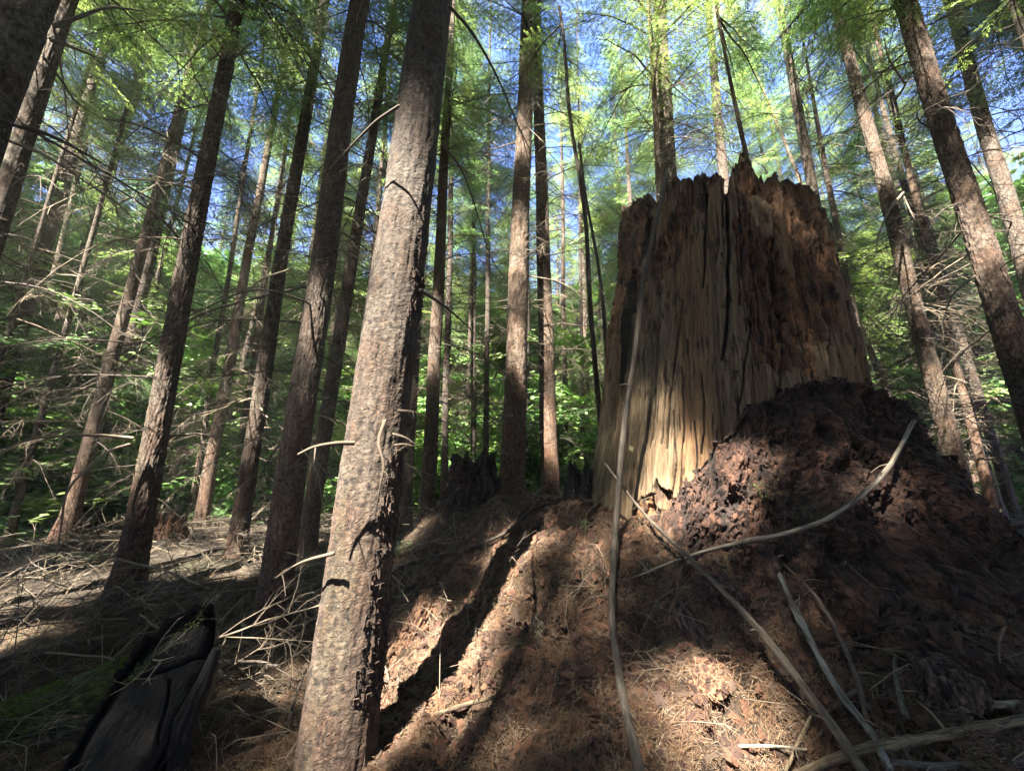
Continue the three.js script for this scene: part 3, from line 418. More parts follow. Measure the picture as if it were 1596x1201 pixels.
near('t16', [1330, 640, 24], [1213, 0, 14], 6.6, 'leaning trunk rising behind the right shoulder of the great stump', {});
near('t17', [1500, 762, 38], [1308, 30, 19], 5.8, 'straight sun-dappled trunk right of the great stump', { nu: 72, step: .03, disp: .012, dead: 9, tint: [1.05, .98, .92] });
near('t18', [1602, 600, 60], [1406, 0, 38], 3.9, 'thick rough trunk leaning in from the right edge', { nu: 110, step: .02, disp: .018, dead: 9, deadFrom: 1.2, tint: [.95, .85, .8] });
near('t19', [1640, 560, 42], [1479, 0, 26], 5.4, 'dappled trunk outermost on the right behind the thick rough trunk', { nu: 64, step: .03, dead: 8 });
near('t20', [1760, 480, 40], [1580, 0, 22], 4.6, 'trunk crossing the top right corner', { dead: 6 });
near('t21', [1555, 800, 25], [1400, 250, 12], 8.0, 'thin dark trunk between the dappled and the thick rough trunk on the right', { dead: 11 });
near('t22', [1552, 812, 21], [1490, 560, 16], 6.6, 'short-looking reddish trunk with many bare side twigs low on the right', { dead: 16, deadFrom: .5, bs: .7, red: 1, tint: [1.1, .95, .85] });
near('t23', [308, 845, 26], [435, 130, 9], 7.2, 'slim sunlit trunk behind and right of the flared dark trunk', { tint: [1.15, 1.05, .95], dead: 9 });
near('t24', [291, 845, 13], [325, 625, 10], 8.0, 'thin trunk beside the slim sunlit trunk in the left background', {});
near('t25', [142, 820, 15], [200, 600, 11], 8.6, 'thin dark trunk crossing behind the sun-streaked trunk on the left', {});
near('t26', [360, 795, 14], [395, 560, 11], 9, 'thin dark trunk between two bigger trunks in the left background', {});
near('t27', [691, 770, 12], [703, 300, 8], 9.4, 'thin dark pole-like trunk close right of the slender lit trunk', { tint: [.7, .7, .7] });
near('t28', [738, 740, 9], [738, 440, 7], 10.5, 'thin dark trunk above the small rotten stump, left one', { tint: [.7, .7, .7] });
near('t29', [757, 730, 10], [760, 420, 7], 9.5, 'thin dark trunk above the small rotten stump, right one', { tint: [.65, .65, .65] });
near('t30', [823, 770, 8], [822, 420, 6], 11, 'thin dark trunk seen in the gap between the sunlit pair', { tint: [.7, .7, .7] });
near('t31', [882, 790, 10], [878, 420, 7], 11, 'thin shaded trunk just right of the sunlit pair', {});
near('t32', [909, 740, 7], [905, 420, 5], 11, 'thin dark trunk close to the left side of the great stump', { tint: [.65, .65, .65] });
near('t33', [930, 590, 8], [872, 20, 4], 4.9, 'curved dark leaning sapling left of the great stump', { H: 7.5, live: 6.8, dead: 5, bs: .5, bend: .16, flare: .1, name: 'bare_sapling' });
near('t34', [942, 520, 6], [918, 330, 4], 5.4, 'thinnest bare sapling beside the curved one left of the great stump', { H: 5.2, live: 5, dead: 5, bs: .4, bend: .14, flare: .1, name: 'bare_sapling' });
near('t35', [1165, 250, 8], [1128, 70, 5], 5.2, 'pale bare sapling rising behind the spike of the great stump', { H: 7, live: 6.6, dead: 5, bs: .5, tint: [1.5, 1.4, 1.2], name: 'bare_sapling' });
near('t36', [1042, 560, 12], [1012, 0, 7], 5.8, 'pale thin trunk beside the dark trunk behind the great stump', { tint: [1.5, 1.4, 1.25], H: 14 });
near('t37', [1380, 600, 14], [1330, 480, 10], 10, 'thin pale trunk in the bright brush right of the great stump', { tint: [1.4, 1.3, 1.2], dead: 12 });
near('t38', [1590, 830, 24], [1520, 600, 18], 8.4, 'shaded thin trunk low at the right edge', { dead: 14 });

// trees further back, and those around and behind the camera that shade the place
const spots = Object.values(T).map((o) => [o.B.x, o.B.z]);
const BG = [];
const free = (x, z, d) => spots.every(([a, b]) => Math.hypot(a - x, b - z) > d);
seed = 202;
for (let k = 0, n = 0; k < 4000 && n < 140; k++) {
  const d = 10 + 30 * Math.pow(rnd(), 1.15), a = rr(-.98, .98), x = Math.sin(a) * d, z = -Math.cos(a) * d; if (!free(x, z, .9 + d * .02)) continue; spots.push([x, z]); n++;
  const r = rr(.09, .19), Ht = rr(12, 19); BG.push(makeTree({ B: V(x, H(x, z, 0) - .03, z), ax: V(rr(-.04, .04), 1, rr(-.04, .04)).normalize(), rad: (h) => Math.max(.012, r * (1 - h / (Ht + 1))), H: Ht, live: rr(2, 6), dead: d < 20 ? 14 : 7, label: d < 18 ? 'slim conifer trunk standing among others in the middle distance' : 'distant thin conifer among the background trees', group: d < 18 ? 'middle distance conifers' : 'distant background conifers', dens: 2.2, reach: rr(1.8, 2.6), tint: Array(3).fill(rr(.75, 1.15)) }));
}
{ // each one told by the landmark it stands nearest to
  const marks = { t5b: 'thin trunk near the left edge', t4: 'sun-streaked trunk', t3: 'flared dark trunk', t23: 'slim sunlit trunk', t6: 'pale-flecked dark trunk', t7: 'red-footed dark trunk', main: 'closest trunk', t10: 'slender lit trunk', t11: 'left trunk of the sunlit pair', t12: 'right trunk of the sunlit pair', t14: 'dark trunk behind the great stump', t16: 'leaning trunk behind the great stump', t17: 'dappled trunk', t18: 'thick rough trunk' }, mx = Object.entries(marks).map(([k, n]) => [project(T[k].axis(T[k].B.y < 2 ? 2.2 : 1).add(T[k].B))[0], n]), nth = ['first', 'second', 'third', 'fourth', 'fifth', 'sixth', 'seventh', 'eighth', 'ninth', 'tenth', 'eleventh', 'twelfth', 'thirteenth', 'fourteenth', 'fifteenth', 'sixteenth'];
  const cnt = {}; BG.map((o) => [project(o.axis(2.2).add(o.B))[0], o]).map(([x, o]) => { const m = mx.reduce((a, b) => Math.abs(b[0] - x) < Math.abs(a[0] - x) ? b : a); return [x, o, m]; }).sort((a, b) => Math.abs(a[0] - a[2][0]) - Math.abs(b[0] - b[2][0])).forEach(([x, o, m]) => { const sd = x < m[0] ? 'left' : 'right', k = m[1] + sd, i = cnt[k] = (cnt[k] ?? -1) + 1; o.group3.userData.label = `thin background conifer, ${nth[i] || 'farthest'} one to the ${sd} of the ${m[1]}`; });
}
seed = 303;
for (let k = 0, n = 0; k < 4000 && n < 74; k++) {
  const x = rr(-17, 13), z = rr(-7, 17); if (Math.hypot(x, z) < 2.3 || (z < -.5 && Math.abs(x) < -z * 1.5 + 2.5) || !free(x, z, 1.6) || trunkBlocks(x, z) > 1) continue; spots.push([x, z]); n++;
  const r = rr(.12, .2), Ht = rr(17, 21); makeTree({ B: V(x, H(x, z, 0) - .03, z), rad: (h) => Math.max(.012, r * (1 - h / (Ht + 1))), H: Ht, live: rr(6, 8), dead: 4, nu: 16, step: .3, label: 'conifer standing around the viewpoint outside the picture', group: 'conifers around the viewpoint', small: true, reach: rr(2.0, 2.6) });
}

seed = 404;
// ------------------------------------------------------------------ understory behind the trunks
{
  const clump = () => { const f = new MB(); for (let t = 0; t < 9; t++) { const d = V(rr(-1, 1), rr(-.2, .8), rr(-1, 1)).normalize(), L = rr(.3, .6); for (let k = 0; k < 11; k++) { const p = d.clone().multiplyScalar(L * (k + 2) / 13).add(V(rr(-.05, .05), rr(-.05, .05), rr(-.05, .05))), ld = V(rr(-1, 1), rr(-.6, .2), rr(-1, 1)).normalize(), sv = V(rr(-.4, .4), 1, rr(-.4, .4)).cross(ld).normalize(); f.leaf(p, ld, sv, rr(.08, .14), rr(.06, .10)); } } return f.build(); };
  const cl = [clump(), clump(), clump()], L = [[], [], []], C = [[], [], []];
  for (let k = 0; k < 12000; k++) { const d = 10 + 26 * Math.pow(rnd(), .9), a = rr(-1.0, 1.0), x = Math.sin(a) * d, z = -Math.cos(a) * d; if (N3(x * .16, 3, z * .16) < -.3 + (a > .35 ? .2 : 0)) continue; const hgt = Math.pow(rnd(), 1.3) * lerp(3.6, 8, ss(10, 26, d)) * (.6 + .7 * rnd()), i = k % 3, s = rr(.8, 1.6), b = rr(.75, 1.35); L[i].push(new THREE.Matrix4().compose(V(x, H(x, z, 0) + .1 + hgt, z), new THREE.Quaternion().setFromEuler(new THREE.Euler(rr(-.4, .4), rnd() * 6.28, rr(-.4, .4))), V(s, s * .7, s))); C[i].push(rgb(b * rr(.8, 1.2), b, b * rr(.7, 1.1))); }
  for (let k = 0; k < 17000; k++) { const d = 17 + 27 * Math.pow(rnd(), .9), a = rr(-1.0, 1.0), x = Math.sin(a) * d, z = -Math.cos(a) * d; if (N3(x * .12, 13, z * .12) < -.25) continue; const hgt = lerp(10, 19, ss(17, 44, d)) * Math.pow(rnd(), 1.05), i = k % 3, s = rr(1.3, 2.6), b = rr(.7, 1.3); L[i].push(new THREE.Matrix4().compose(V(x, H(x, z, 0) + hgt, z), new THREE.Quaternion().setFromEuler(new THREE.Euler(rr(-.4, .4), rnd() * 6.28, rr(-.4, .4))), V(s, s * .6, s))); C[i].push(rgb(b * rr(.75, 1.1), b * .95, b * rr(.8, 1.3))); }
  const g = thing('understory', V(0, 0, 0), 'bright green leafy understory filling the gaps between the background trunks', 'understory'); g.userData.kind = 'stuff';
  cl.forEach((c, i) => { const m = inst('leaves', c, M.leaf, L[i], g, C[i]); m.userData.kind = 'stuff'; });
}

seed = 505;
// ------------------------------------------------------------------ sticks and fallen branches
function stick(name, pix, rad, tone, label, cat = 'stick', group) {   // pix: [x, y, lift off the ground in metres or {d: depth}]
  const pts = pix.map(([x, y, l = .01]) => typeof l === 'object' ? at(x, y, l.d) : (() => { const p = hit(x, y), d = p.clone().sub(camera.position); return p.addScaledVector(d.normalize(), -l * 1.6); })());
  const cv = new THREE.CatmullRomCurve3(pts), n = Math.max(24, pts.length * 10), P = [...Array(n + 1)].map((_, k) => cv.getPointAt(k / n)), o = P[0].clone();
  pts.forEach((p, k) => { if (k && k < pts.length - 1) p.add(V(.012 * N3(k * 3.1, pix[0][0], 1), .012 * N3(k * 2.3, pix[0][1], 5), .012 * N3(k, 3, pix[0][0]))); });
  const g = thing(name, o, label, cat, group), geo = roughTube(pts, rad, 12, n, (w, s, p) => { const f = N3(w * 2, s * 22, pix[0][0]), f2 = N3(p.x * 30, p.y * 30, p.z * 30), kn = ss(.3, .55, N3(s * 14, pix[0][1], 3)); let c = mix3(tone, tone.map((e) => e * .5), clamp(.35 + .9 * f2 + .5 * f)); c = mix3(c, [.075, .055, .042], ss(.05, .3, N3(s * 9, w * .6, pix[0][1])) * .85); return [1 + .2 * f + .16 * f2 + .5 * kn + .2 * N3(s * 30, 1, pix[0][0]), c.map((e) => e * .9)]; }, o);
  mesh('shaft', geo, M.stick, g);
  for (let k = 0; k < Math.max(1, P.length / 16); k++) { const m = new MB(), i = Math.floor(rr(2, P.length - 2)), t = P[i + 1].clone().sub(P[i]).normalize(), d = t.multiplyScalar(rr(-.2, .8)).add(V(rr(-1, 1), rr(0, 1), rr(-.5, 1))).normalize(), p = P[i].clone().sub(o), L = rr(.03, .12), r = rad[0] * .35; m.tube([p, p.clone().addScaledVector(d, L * .5), p.clone().addScaledVector(d, L).add(V(0, -.2 * L, 0))], [r, r * .8, r * .4], 4); mesh('side_twig', m.build(), M.twigPale, g); }
  return g;
}
const GREYW = [.21, .185, .15], TAN = [.30, .225, .14], DARKW = [.09, .07, .055], PALE = [.42, .37, .29];
stick('leaning_pole', [[1041, 262, { d: 3.75 }], [1027, 330, { d: 3.2 }], [1004, 425, { d: 2.98 }], [990, 540, { d: 2.82 }], [972, 680, { d: 2.72 }], [962, 800, { d: 2.62 }], [953, 950, .06], [964, 1050, .05], [1000, 1215, .04]], [.012, .015, .017, .018, .017, .017], [.13, .11, .09], 'long thin grey-dark pole leaning upright against the left of the great stump', 'stick');
stick('fallen_branch', [[943, 722, { d: 2.85 }], [1000, 795, { d: 2.62 }], [1090, 885, .12], [1185, 985, .12], [1290, 1120, .09], [1352, 1212, .07]], [.008, .010, .012, .014, .015], [.22, .18, .14], 'long straight grey stick slanting down right across the mound in front of the stump', 'stick');
stick('fallen_branch', [[1425, 655, { d: 2.32 }], [1370, 745, { d: 2.06 }], [1290, 807, { d: 1.98 }], [1228, 828, { d: 1.96 }], [1100, 856, .03], [985, 900, .02]], [.010, .011, .011, .010, .005], PALE, 'pale curved branch lying across the foot of the great stump', 'stick');
stick('fallen_branch', [[1203, 838, .05], [1211, 880, .06], [1245, 960, .07], [1310, 1080, .08], [1350, 1130, .08], [1385, 1195, .06]], [.010, .011, .012, .011, .010], [.33, .32, .29], 'bleached crooked branch running down the mound right of the long grey stick', 'stick');
stick('fallen_branch', [[1214, 872, .05], [1270, 930, .06], [1312, 1000, .06], [1336, 1060, .06], [1352, 1125, .05]], [.006, .007, .008, .009, .008], [.17, .13, .10], 'thin brown branch beside the bleached crooked branch', 'stick');
stick('fallen_log_pole', [[1235, 1210, .04], [1340, 1170, .05], [1440, 1150, .05], [1610, 1118, .05]], [.013, .014, .014, .013], TAN, 'tan barkless pole lying along the bottom right corner', 'stick');
stick('fallen_branch', [[1498, 1106, .03], [1540, 1101, .03], [1610, 1096, .03]], [.009, .011, .012], PALE, 'short pale greenish stick end at the right edge above the tan pole', 'stick');
stick('fallen_branch', [[1385, 1187, .03], [1480, 1195, .03], [1600, 1188, .03]], [.008, .010, .011], GREYW, 'grey stick under the tan pole in the bottom right corner', 'stick');
stick('fallen_branch', [[318, 998, .04], [360, 950, .05], [410, 908, .06], [470, 872, .07], [518, 860, .06]], [.010, .012, .013, .013, .012], [.28, .23, .17], 'pale bowed branch between the charred log end and the closest trunk', 'stick');
stick('fallen_branch', [[322, 1052, .05], [380, 1022, .06], [440, 990, .06], [502, 957, .05]], [.012, .015, .016, .016], [.33, .23, .17], 'straight pinkish-tan branch below the pale bowed branch left of the closest trunk', 'stick');
stick('fallen_branch', [[600, 893, .05], [650, 873, .05], [725, 855, .05], [790, 828, .05], [832, 792, .04], [885, 780, .03]], [.011, .014, .015, .015, .012, .008], DARKW, 'dark crooked branch lying along the left side of the mound crest', 'stick');
stick('fallen_branch', [[0, 1026, .05], [90, 1005, .06], [185, 990, .05]], [.014, .015, .012], [.24, .19, .14], 'brown branch lying level at the left edge behind the mossy log', 'stick');
stick('fallen_branch', [[672, 1115, .02], [720, 1100, .03], [772, 1086, .02]], [.009, .010, .008], TAN, 'short tan stick on the mound right of the closest trunk foot', 'stick');
stick('fallen_branch', [[875, 912, .02], [915, 915, .02], [952, 916, .02]], [.004, .004, .004], TAN, 'thin tan twig lying level against the leaning pole', 'twig');
stick('fallen_branch', [[925, 766, .03], [945, 767, .03], [978, 770, .03]], [.005, .004, .003], TAN, 'small tan twig sticking out left of the leaning pole at the stump foot', 'twig');
stick('fallen_branch', [[1143, 1162, .02], [1200, 1164, .02], [1258, 1168, .02]], [.005, .005, .004], PALE, 'thin pale straight twig lying level near the bottom centre right', 'twig');
stick('fallen_branch', [[1395, 1020, .02], [1402, 1070, .04], [1412, 1115, .03]], [.007, .009, .010], GREYW, 'small upright grey stick in the dark hollow at the lower right', 'stick');
stick('fallen_branch', [[1285, 1115, .03], [1310, 1095, .04], [1335, 1075, .03]], [.006, .008, .009], [.2, .16, .12], 'short brown stick bridging the crooked branch and the long grey stick', 'stick');
stick('fallen_branch', [[1590, 960, .04], [1565, 985, .07], [1556, 1020, .06], [1566, 1075, .02]], [.004, .005, .005, .004], [.2, .12, .07], 'bent reddish twig arching near the right edge', 'twig');
stick('fallen_branch', [[448, 1130, .03], [462, 1080, .1], [478, 1040, .14]], [.009, .008, .006], DARKW, 'dark upright twig left of the closest trunk foot', 'twig');
stick('fallen_branch', [[592, 1058, .03], [640, 1075, .05], [680, 1120, .02]], [.006, .005, .003], DARKW, 'dark bowed twig sprouting right of the closest trunk foot', 'twig');
stick('fallen_branch', [[1225, 1200, .03], [1262, 1120, .06], [1274, 1100, .06]], [.006, .006, .004], TAN, 'short forked tan twig standing at the bottom edge under the long grey stick', 'twig');

// named dead limbs on the near trunks
function limb(t, pix, rad, mt) { const g = t.group3, b = V(0, 0, 0).copy(g.position), pts = pix.map(([x, y, d]) => at(x, y, d).sub(b)), cv = new THREE.CatmullRomCurve3(pts), n = 16, P = [...Array(n + 1)].map((_, k) => cv.getPoint(k / n)), m = new MB(); m.tube(P, P.map((_, k) => lerp(rad, rad * .35, k / n) * (1 + .12 * N3(k, pix[0][0], 1))), 7); for (let k = 0; k < 2; k++) { const i = Math.floor(rr(5, n)), d = V(rr(-1, 1), rr(-1, .4), rr(-1, 1)).normalize(), L = rr(.03, .09) * (rad > .009 ? 1.6 : 1); m.tube([P[i], P[i].clone().addScaledVector(d, L * .5), P[i].clone().addScaledVector(d, L).add(V(0, -.2 * L, 0))], [rad * .35, rad * .25, rad * .12], 3, false); } mesh('limb', m.build(), mt, g); }
limb(T.main, [[552, 690, 1.75], [520, 691, 1.70], [488, 697, 1.66], [464, 708, 1.62]], .011, M.limb);
limb(T.main, [[600, 655, 1.74], [590, 690, 1.62], [598, 725, 1.58], [592, 760, 1.56], [584, 805, 1.55]], .008, M.limb);
limb(T.main, [[620, 640, 1.74], [645, 642, 1.74], [668, 651, 1.75]], .008, M.limb); limb(T.main, [[612, 676, 1.74], [632, 682, 1.72], [650, 694, 1.72]], .007, M.limb); limb(T.main, [[615, 694, 1.75], [630, 692, 1.72], [645, 695, 1.7]], .006, M.limb);
limb(T.main, [[622, 165, 2.1], [585, 190, 2.2], [550, 225, 2.3], [515, 262, 2.4], [495, 275, 2.5]], .008, M.twig);
limb(T.main, [[700, 10, 2.35], [735, 50, 2.5], [775, 120, 2.75], [805, 190, 3.0], [825, 232, 3.2]], .010, M.twig);
limb(T.main, [[690, 225, 2.1], [720, 265, 2.2], [740, 320, 2.3], [765, 400, 2.5], [790, 440, 2.6]], .006, M.twig);
limb(T.main, [[655, 452, 1.9], [690, 475, 2.1], [720, 500, 2.4], [740, 520, 2.6]], .010, M.twig);
limb(T.main, [[520, 862, 1.7], [470, 876, 1.75], [430, 900, 1.8]], .009, M.limb);
limb(T.t3, [[207, 683, 4.1], [150, 678, 3.9], [80, 680, 3.6], [30, 690, 3.3], [-10, 715, 3.1]], .018, M.twigPale);
limb(T.t3, [[206, 691, 4.1], [170, 703, 3.9], [130, 735, 3.7], [105, 765, 3.6], [95, 820, 3.6], [88, 865, 3.6]], .016, M.twigPale);
limb(T.t3, [[290, 385, 5.4], [250, 340, 5.0], [200, 305, 4.6], [150, 275, 4.2]], .020, M.twig); limb(T.t3, [[318, 250, 6], [270, 220, 5.6], [215, 195, 5.2], [160, 185, 4.8]], .020, M.twig);
limb(T.edge, [[86, 40, 2.3], [120, 28, 2.4], [170, 12, 2.6], [222, 17, 2.8]], .013, M.twig); limb(T.edge, [[80, 63, 2.3], [115, 75, 2.5], [152, 90, 2.7]], .012, M.twig); limb(T.edge, [[35, 196, 2.1], [80, 212, 2.2], [130, 238, 2.4], [172, 262, 2.6]], .013, M.twig); limb(T.edge, [[68, 90, 2.2], [95, 125, 2.4], [120, 160, 2.7], [160, 185, 3]], .008, M.twig);
limb(T.t17, [[1408, 300, 6.4], [1385, 330, 5.9], [1372, 360, 5.6], [1364, 395, 5.4]], .020, M.twigPale); limb(T.t17, [[1408, 305, 6.4], [1425, 340, 6], [1432, 348, 5.8]], .012, M.twigPale);
limb(T.t18, [[1410, 130, 4.9], [1385, 90, 4.6], [1378, 60, 4.4]], .012, M.twigPale); limb(T.t18, [[1520, 430, 4.2], [1485, 460, 3.9], [1470, 500, 3.7]], .012, M.twig); limb(T.t22, [[1520, 640, 6.6], [1505, 600, 6.4], [1490, 600, 6.2], [1485, 655, 6.1]], .016, M.twigPale); limb(T.t22, [[1520, 650, 6.6], [1550, 620, 6.4], [1565, 640, 6.3], [1562, 660, 6.2]], .012, M.twigPale);
limb(T.t7, [[450, 420, 3.6], [400, 440, 3.4], [360, 500, 3.3], [330, 560, 3.2], [310, 620, 3.2]], .008, M.twigPale);

// ------------------------------------------------------------------ log end, mossy log, small stumps, chunks
{ // charred, sawn log end in the left foreground
  const d = 1.62, c0 = at(240, 1085, d), g = thing('charred_log_end', c0, 'blackened sawn log end with cracks and a strip of moss, bottom left foreground', 'log');
  const nrm = V(0, EYE, 0).sub(c0).normalize().multiplyScalar(.85).add(V(-.06, .14, 0)).normalize(), upv = at(295, 955, d).sub(at(185, 1215, d)); upv.addScaledVector(nrm, -upv.dot(nrm)).normalize(); const sv = upv.clone().cross(nrm).normalize();
  const out = (w) => { const c = Math.cos(w), s = Math.sin(w); const e = Math.pow(Math.pow(Math.abs(c / .155), 2.1) + Math.pow(Math.abs(s / (s > 0 ? .34 : .66)), 2.1), -1 / 2.1); return e * (1 + .13 * N3(c * 2, s * 2, 4) + .05 * N3(c * 6, s * 6, 2)); };
  const NU = 220, NR = 70, NS = 60;
  const face = sheet(NU, NR + NS, (u, v, i, j) => {
    const w = u * 2 * Math.PI, R = out(w); let r, z; if (j <= NR) { r = R * j / NR; z = 0; } else { const t = (j - NR) / NS; r = R * (1 + .08 * Math.sin(t * 2.6)); z = -t * .5; }
    let x = Math.cos(w) * r, y = Math.sin(w) * r; const ck = Math.abs(y - (.10 + .62 * x) - .01 * N3(x * 12, 3, y * 12)), ck2 = Math.abs(x - .03 + .35 * (y - .04) - .012 * N3(y * 9, 5, 1)), cr = Math.max(1 - ss(.003, .012, ck), y < .06 && y > -.14 ? 1 - ss(.002, .009, ck2) : 0); let c = mix3([.005, .0046, .0043], [.026, .0225, .019], clamp(.5 + N3(x * 9, y * 4, 7) + .5 * N3(x * 40, y * 12, 2)));
    if (j <= NR) { z += .03 * N3(x * 3.5, y * 3.5, 6) - .12 * ss(.4, 1.05, r / R) ** 2 + .014 * N3(x * 8, y * 8, 1) + .005 * N3(x * 30, y * 14, 3) + .003 * N3(Math.hypot(x, y - .05) * 90, 1, 1) - .035 * cr - .012 * ss(.86, 1, r / R) ** 2; c = mix3(c, [.075, .05, .033], ss(.1, .4, N3(x * 3 + 1, y * 3, 9)) * .7 * ss(0, -.25, y)); c = mix3(c, [.004, .004, .004], cr * .8); }
    else { const n = N3(Math.cos(w) * 9, z * 2.5, Math.sin(w) * 9); x *= 1 + .12 * n; y *= 1 + .12 * n; c = mix3([.014, .010, .007], [.05, .036, .025], clamp(.4 + n)); }
    const p = V(0, 0, 0).addScaledVector(sv, x).addScaledVector(upv, y).addScaledVector(nrm, z); return [p.x, p.y, p.z, c[0], c[1], c[2], x, y + z, x];
  }, true);
  mesh('log_body', face, mat(CRUMB, 1.6, 1, .012, { vertexColors: true, roughness: 1 }), g);
  const mb = new MB(); for (let k = 0; k < 420; k++) { const t = rnd(), x = lerp(.02, -.11, t) + rr(-.02, .02) + .02 * N3(t * 9, 1, 2), y = lerp(.31, .03, t) + rr(-.012, .012), p = V(0, 0, 0).addScaledVector(sv, x).addScaledVector(upv, y).addScaledVector(nrm, .006), dd = nrm.clone().add(V(rr(-1, 1), rr(-1, 1), rr(-1, 1))).normalize(), s2 = dd.clone().cross(V(rr(-1, 1), rr(-1, 1), rr(-1, 1))).normalize(); mb.blade(p, dd, s2, rr(.006, .014), .004); }
  const ms = mesh('moss_strip', mb.build(), M.moss, g); tag(ms, 'strip of bright green moss along the crack', null, null, 'stuff');
  // splintered right flank
  const fl = roughTube([at(338, 1010, d + .1), at(318, 1060, d + .06), at(290, 1120, d + .02), at(268, 1210, d - .02)], [.015, .03, .04, .045], 40, 60, (w, s, p) => { const n = N3(w * 4, s * 5, 2), f = N3(p.x * 30, p.y * 30, p.z * 30); return [1 + .3 * n + .15 * f, mix3([.004, .0038, .0036], [.017, .014, .012], clamp(.4 + n))]; }, c0); mesh('splintered_flank', fl, M.stick, g);
}
function mossLog(pix, rad, label) {
  const pts = pix.map(([x, y, dd]) => at(x, y, dd)), o = pts[1].clone(), g = thing('mossy_log', o, label, 'log');
  const geo = roughTube(pts, rad, 120, 240, (w, s, p, q) => { const n = N3(p.x * 4, p.y * 4, p.z * 4), f = N3(w * 6, s * 2.5, 1), f2 = N3(p.x * 26, p.y * 26, p.z * 26), m = ss(-.1, .35, q.y + .5 * n); return [1 + .16 * n + .07 * f + .05 * f2, mix3(mix3([.06, .06, .05], [.16, .155, .13], clamp(.5 + f + f2)), mix3([.035, .04, .008], [.10, .12, .022], clamp(.5 + 1.2 * f2)), m * .9)]; }, o); mesh('log_body', geo, M.crumb, g);
  const mb = new MB(), cv = new THREE.CatmullRomCurve3(pts); for (let k = 0; k < 5000; k++) { const s = rnd(), c = cv.getPointAt(s), i = s * (rad.length - 1), r = lerp(rad[Math.floor(i)], rad[Math.min(rad.length - 1, Math.floor(i) + 1)], i % 1), t = cv.getTangentAt(s), sd = t.clone().cross(Yup).normalize(), u2 = sd.clone().cross(t), w = rr(-1.1, 1.3), q = sd.clone().multiplyScalar(Math.sin(w)).addScaledVector(u2, Math.cos(w)), p = c.clone().addScaledVector(q, r * 1.03).sub(o); if (N3(p.x * 5, p.y * 5, p.z * 5 + 4) < -.1) continue; const dd = q.clone().add(V(rr(-.8, .8), rr(-.8, .8), rr(-.8, .8))).normalize(); mb.blade(p, dd, dd.clone().cross(V(rr(-1, 1), rr(-1, 1), rr(-1, 1))).normalize(), rr(.01, .03), .006); } tag(mesh('moss', mb.build(), M.moss, g), null, null, null, 'stuff');
}
mossLog([[-140, 1230, 1.75], [20, 1165, 1.95], [130, 1105, 2.1], [215, 1050, 2.35]], [.2, .2, .17, .10], 'low mossy log with grey bare patch lying behind the charred log end');
function oldStump(name, px, py, dep, r, h, tone, label, tall) {
  const c = at(px, py, dep), b = V(c.x, H(c.x, c.z, 0) - .1, c.z), g = thing(name, b, label, 'stump');
  const hh = c.y - b.y + h, geo = sheet(140, 110, (u, v, i, j) => { const w = u * 2 * Math.PI, c = Math.cos(w), s = Math.sin(w), top = hh * (.72 + .5 * N3(c * 1.5 + px, 1, s * 1.5) + .12 * N3(c * 5, px, s * 5) + .05 * N3(c * 14, px, s * 14)); const t = Math.min(1, v / .85), y = t * top; let R = r * (1.55 - .75 * Math.pow(t, .6)) ; if (v > .85) { const q = (v - .85) / .15; R *= 1 - q * .98; } const n = N3(c * 3, y * 4 + px, s * 3), f = N3(c * 11, y * 5, s * 11), f2 = N3(c * 26, y * 22, s * 26); R *= 1 + .22 * n + .16 * f + .1 * f2; let cl = mix3(tone.map((e) => e * .45), tone.map((e) => e * 1.5), clamp(.5 + f + .6 * f2)); return [c * R, y - (v > .85 ? (v - .85) * 1.2 : 0), s * R, ...cl.map((e) => e * .9), w * r, y, 6.283 * r]; }, true);
  { const ix = geo.index.array; for (let k = 0; k < ix.length; k += 3) { const t = ix[k]; ix[k] = ix[k + 1]; ix[k + 1] = t; } const n = geo.attributes.normal.array; for (let k = 0; k < n.length; k++) n[k] = -n[k]; }
  mesh('stump_body', geo, M.crumb, g); shreds(g, geo, 260, tone.map((e) => e * .9), .5);
}
oldStump('rotten_stump', 738, 765, 4.9, .30, .5, [.045, .026, .02], 'dark red rotten stump on the mound crest left of the sunlit pair of trunks');
oldStump('rotten_stump', 908, 780, 3.6, .14, .36, [.032, .024, .02], 'small dark stub tight against the left foot of the great stump');
oldStump('rotten_stump', 258, 835, 6.0, .24, .4, [.17, .085, .05], 'small reddish splintered stump behind the flared dark trunk');
const chunkGeo = (s) => { const g = new THREE.IcosahedronGeometry(1, 24), p = g.attributes.position; const C = new Float32Array(p.count * 3); for (let i = 0; i < p.count; i++) { let x = p.getX(i), y = p.getY(i), z = p.getZ(i); const n = N3(x * 1.4 + s, y * 1.4, z * 1.4), f = N3(x * 5, y * 2 + s, z * 5), f2 = N3(x * 14, y * 5, z * 14 + s), st = Math.round(n * 5) / 5, k = 1 + .35 * st + .14 * f + .09 * f2; p.setXYZ(i, x * k, y * k, z * k); const b = clamp(.55 + f + .8 * f2, .15, 1.4); C[i * 3] = b; C[i * 3 + 1] = b; C[i * 3 + 2] = b; } g.setAttribute('color', new THREE.BufferAttribute(C, 3)); g.deleteAttribute('normal'); g.deleteAttribute('uv'); const q = g; const u = new Float32Array(p.count * 2); for (let i = 0; i < p.count; i++) { u[i * 2] = (p.getX(i) + p.getZ(i)) * .12; u[i * 2 + 1] = p.getY(i) * .12; } q.setAttribute('uv', new THREE.BufferAttribute(u, 2)); q.computeVertexNormals(); return q; };
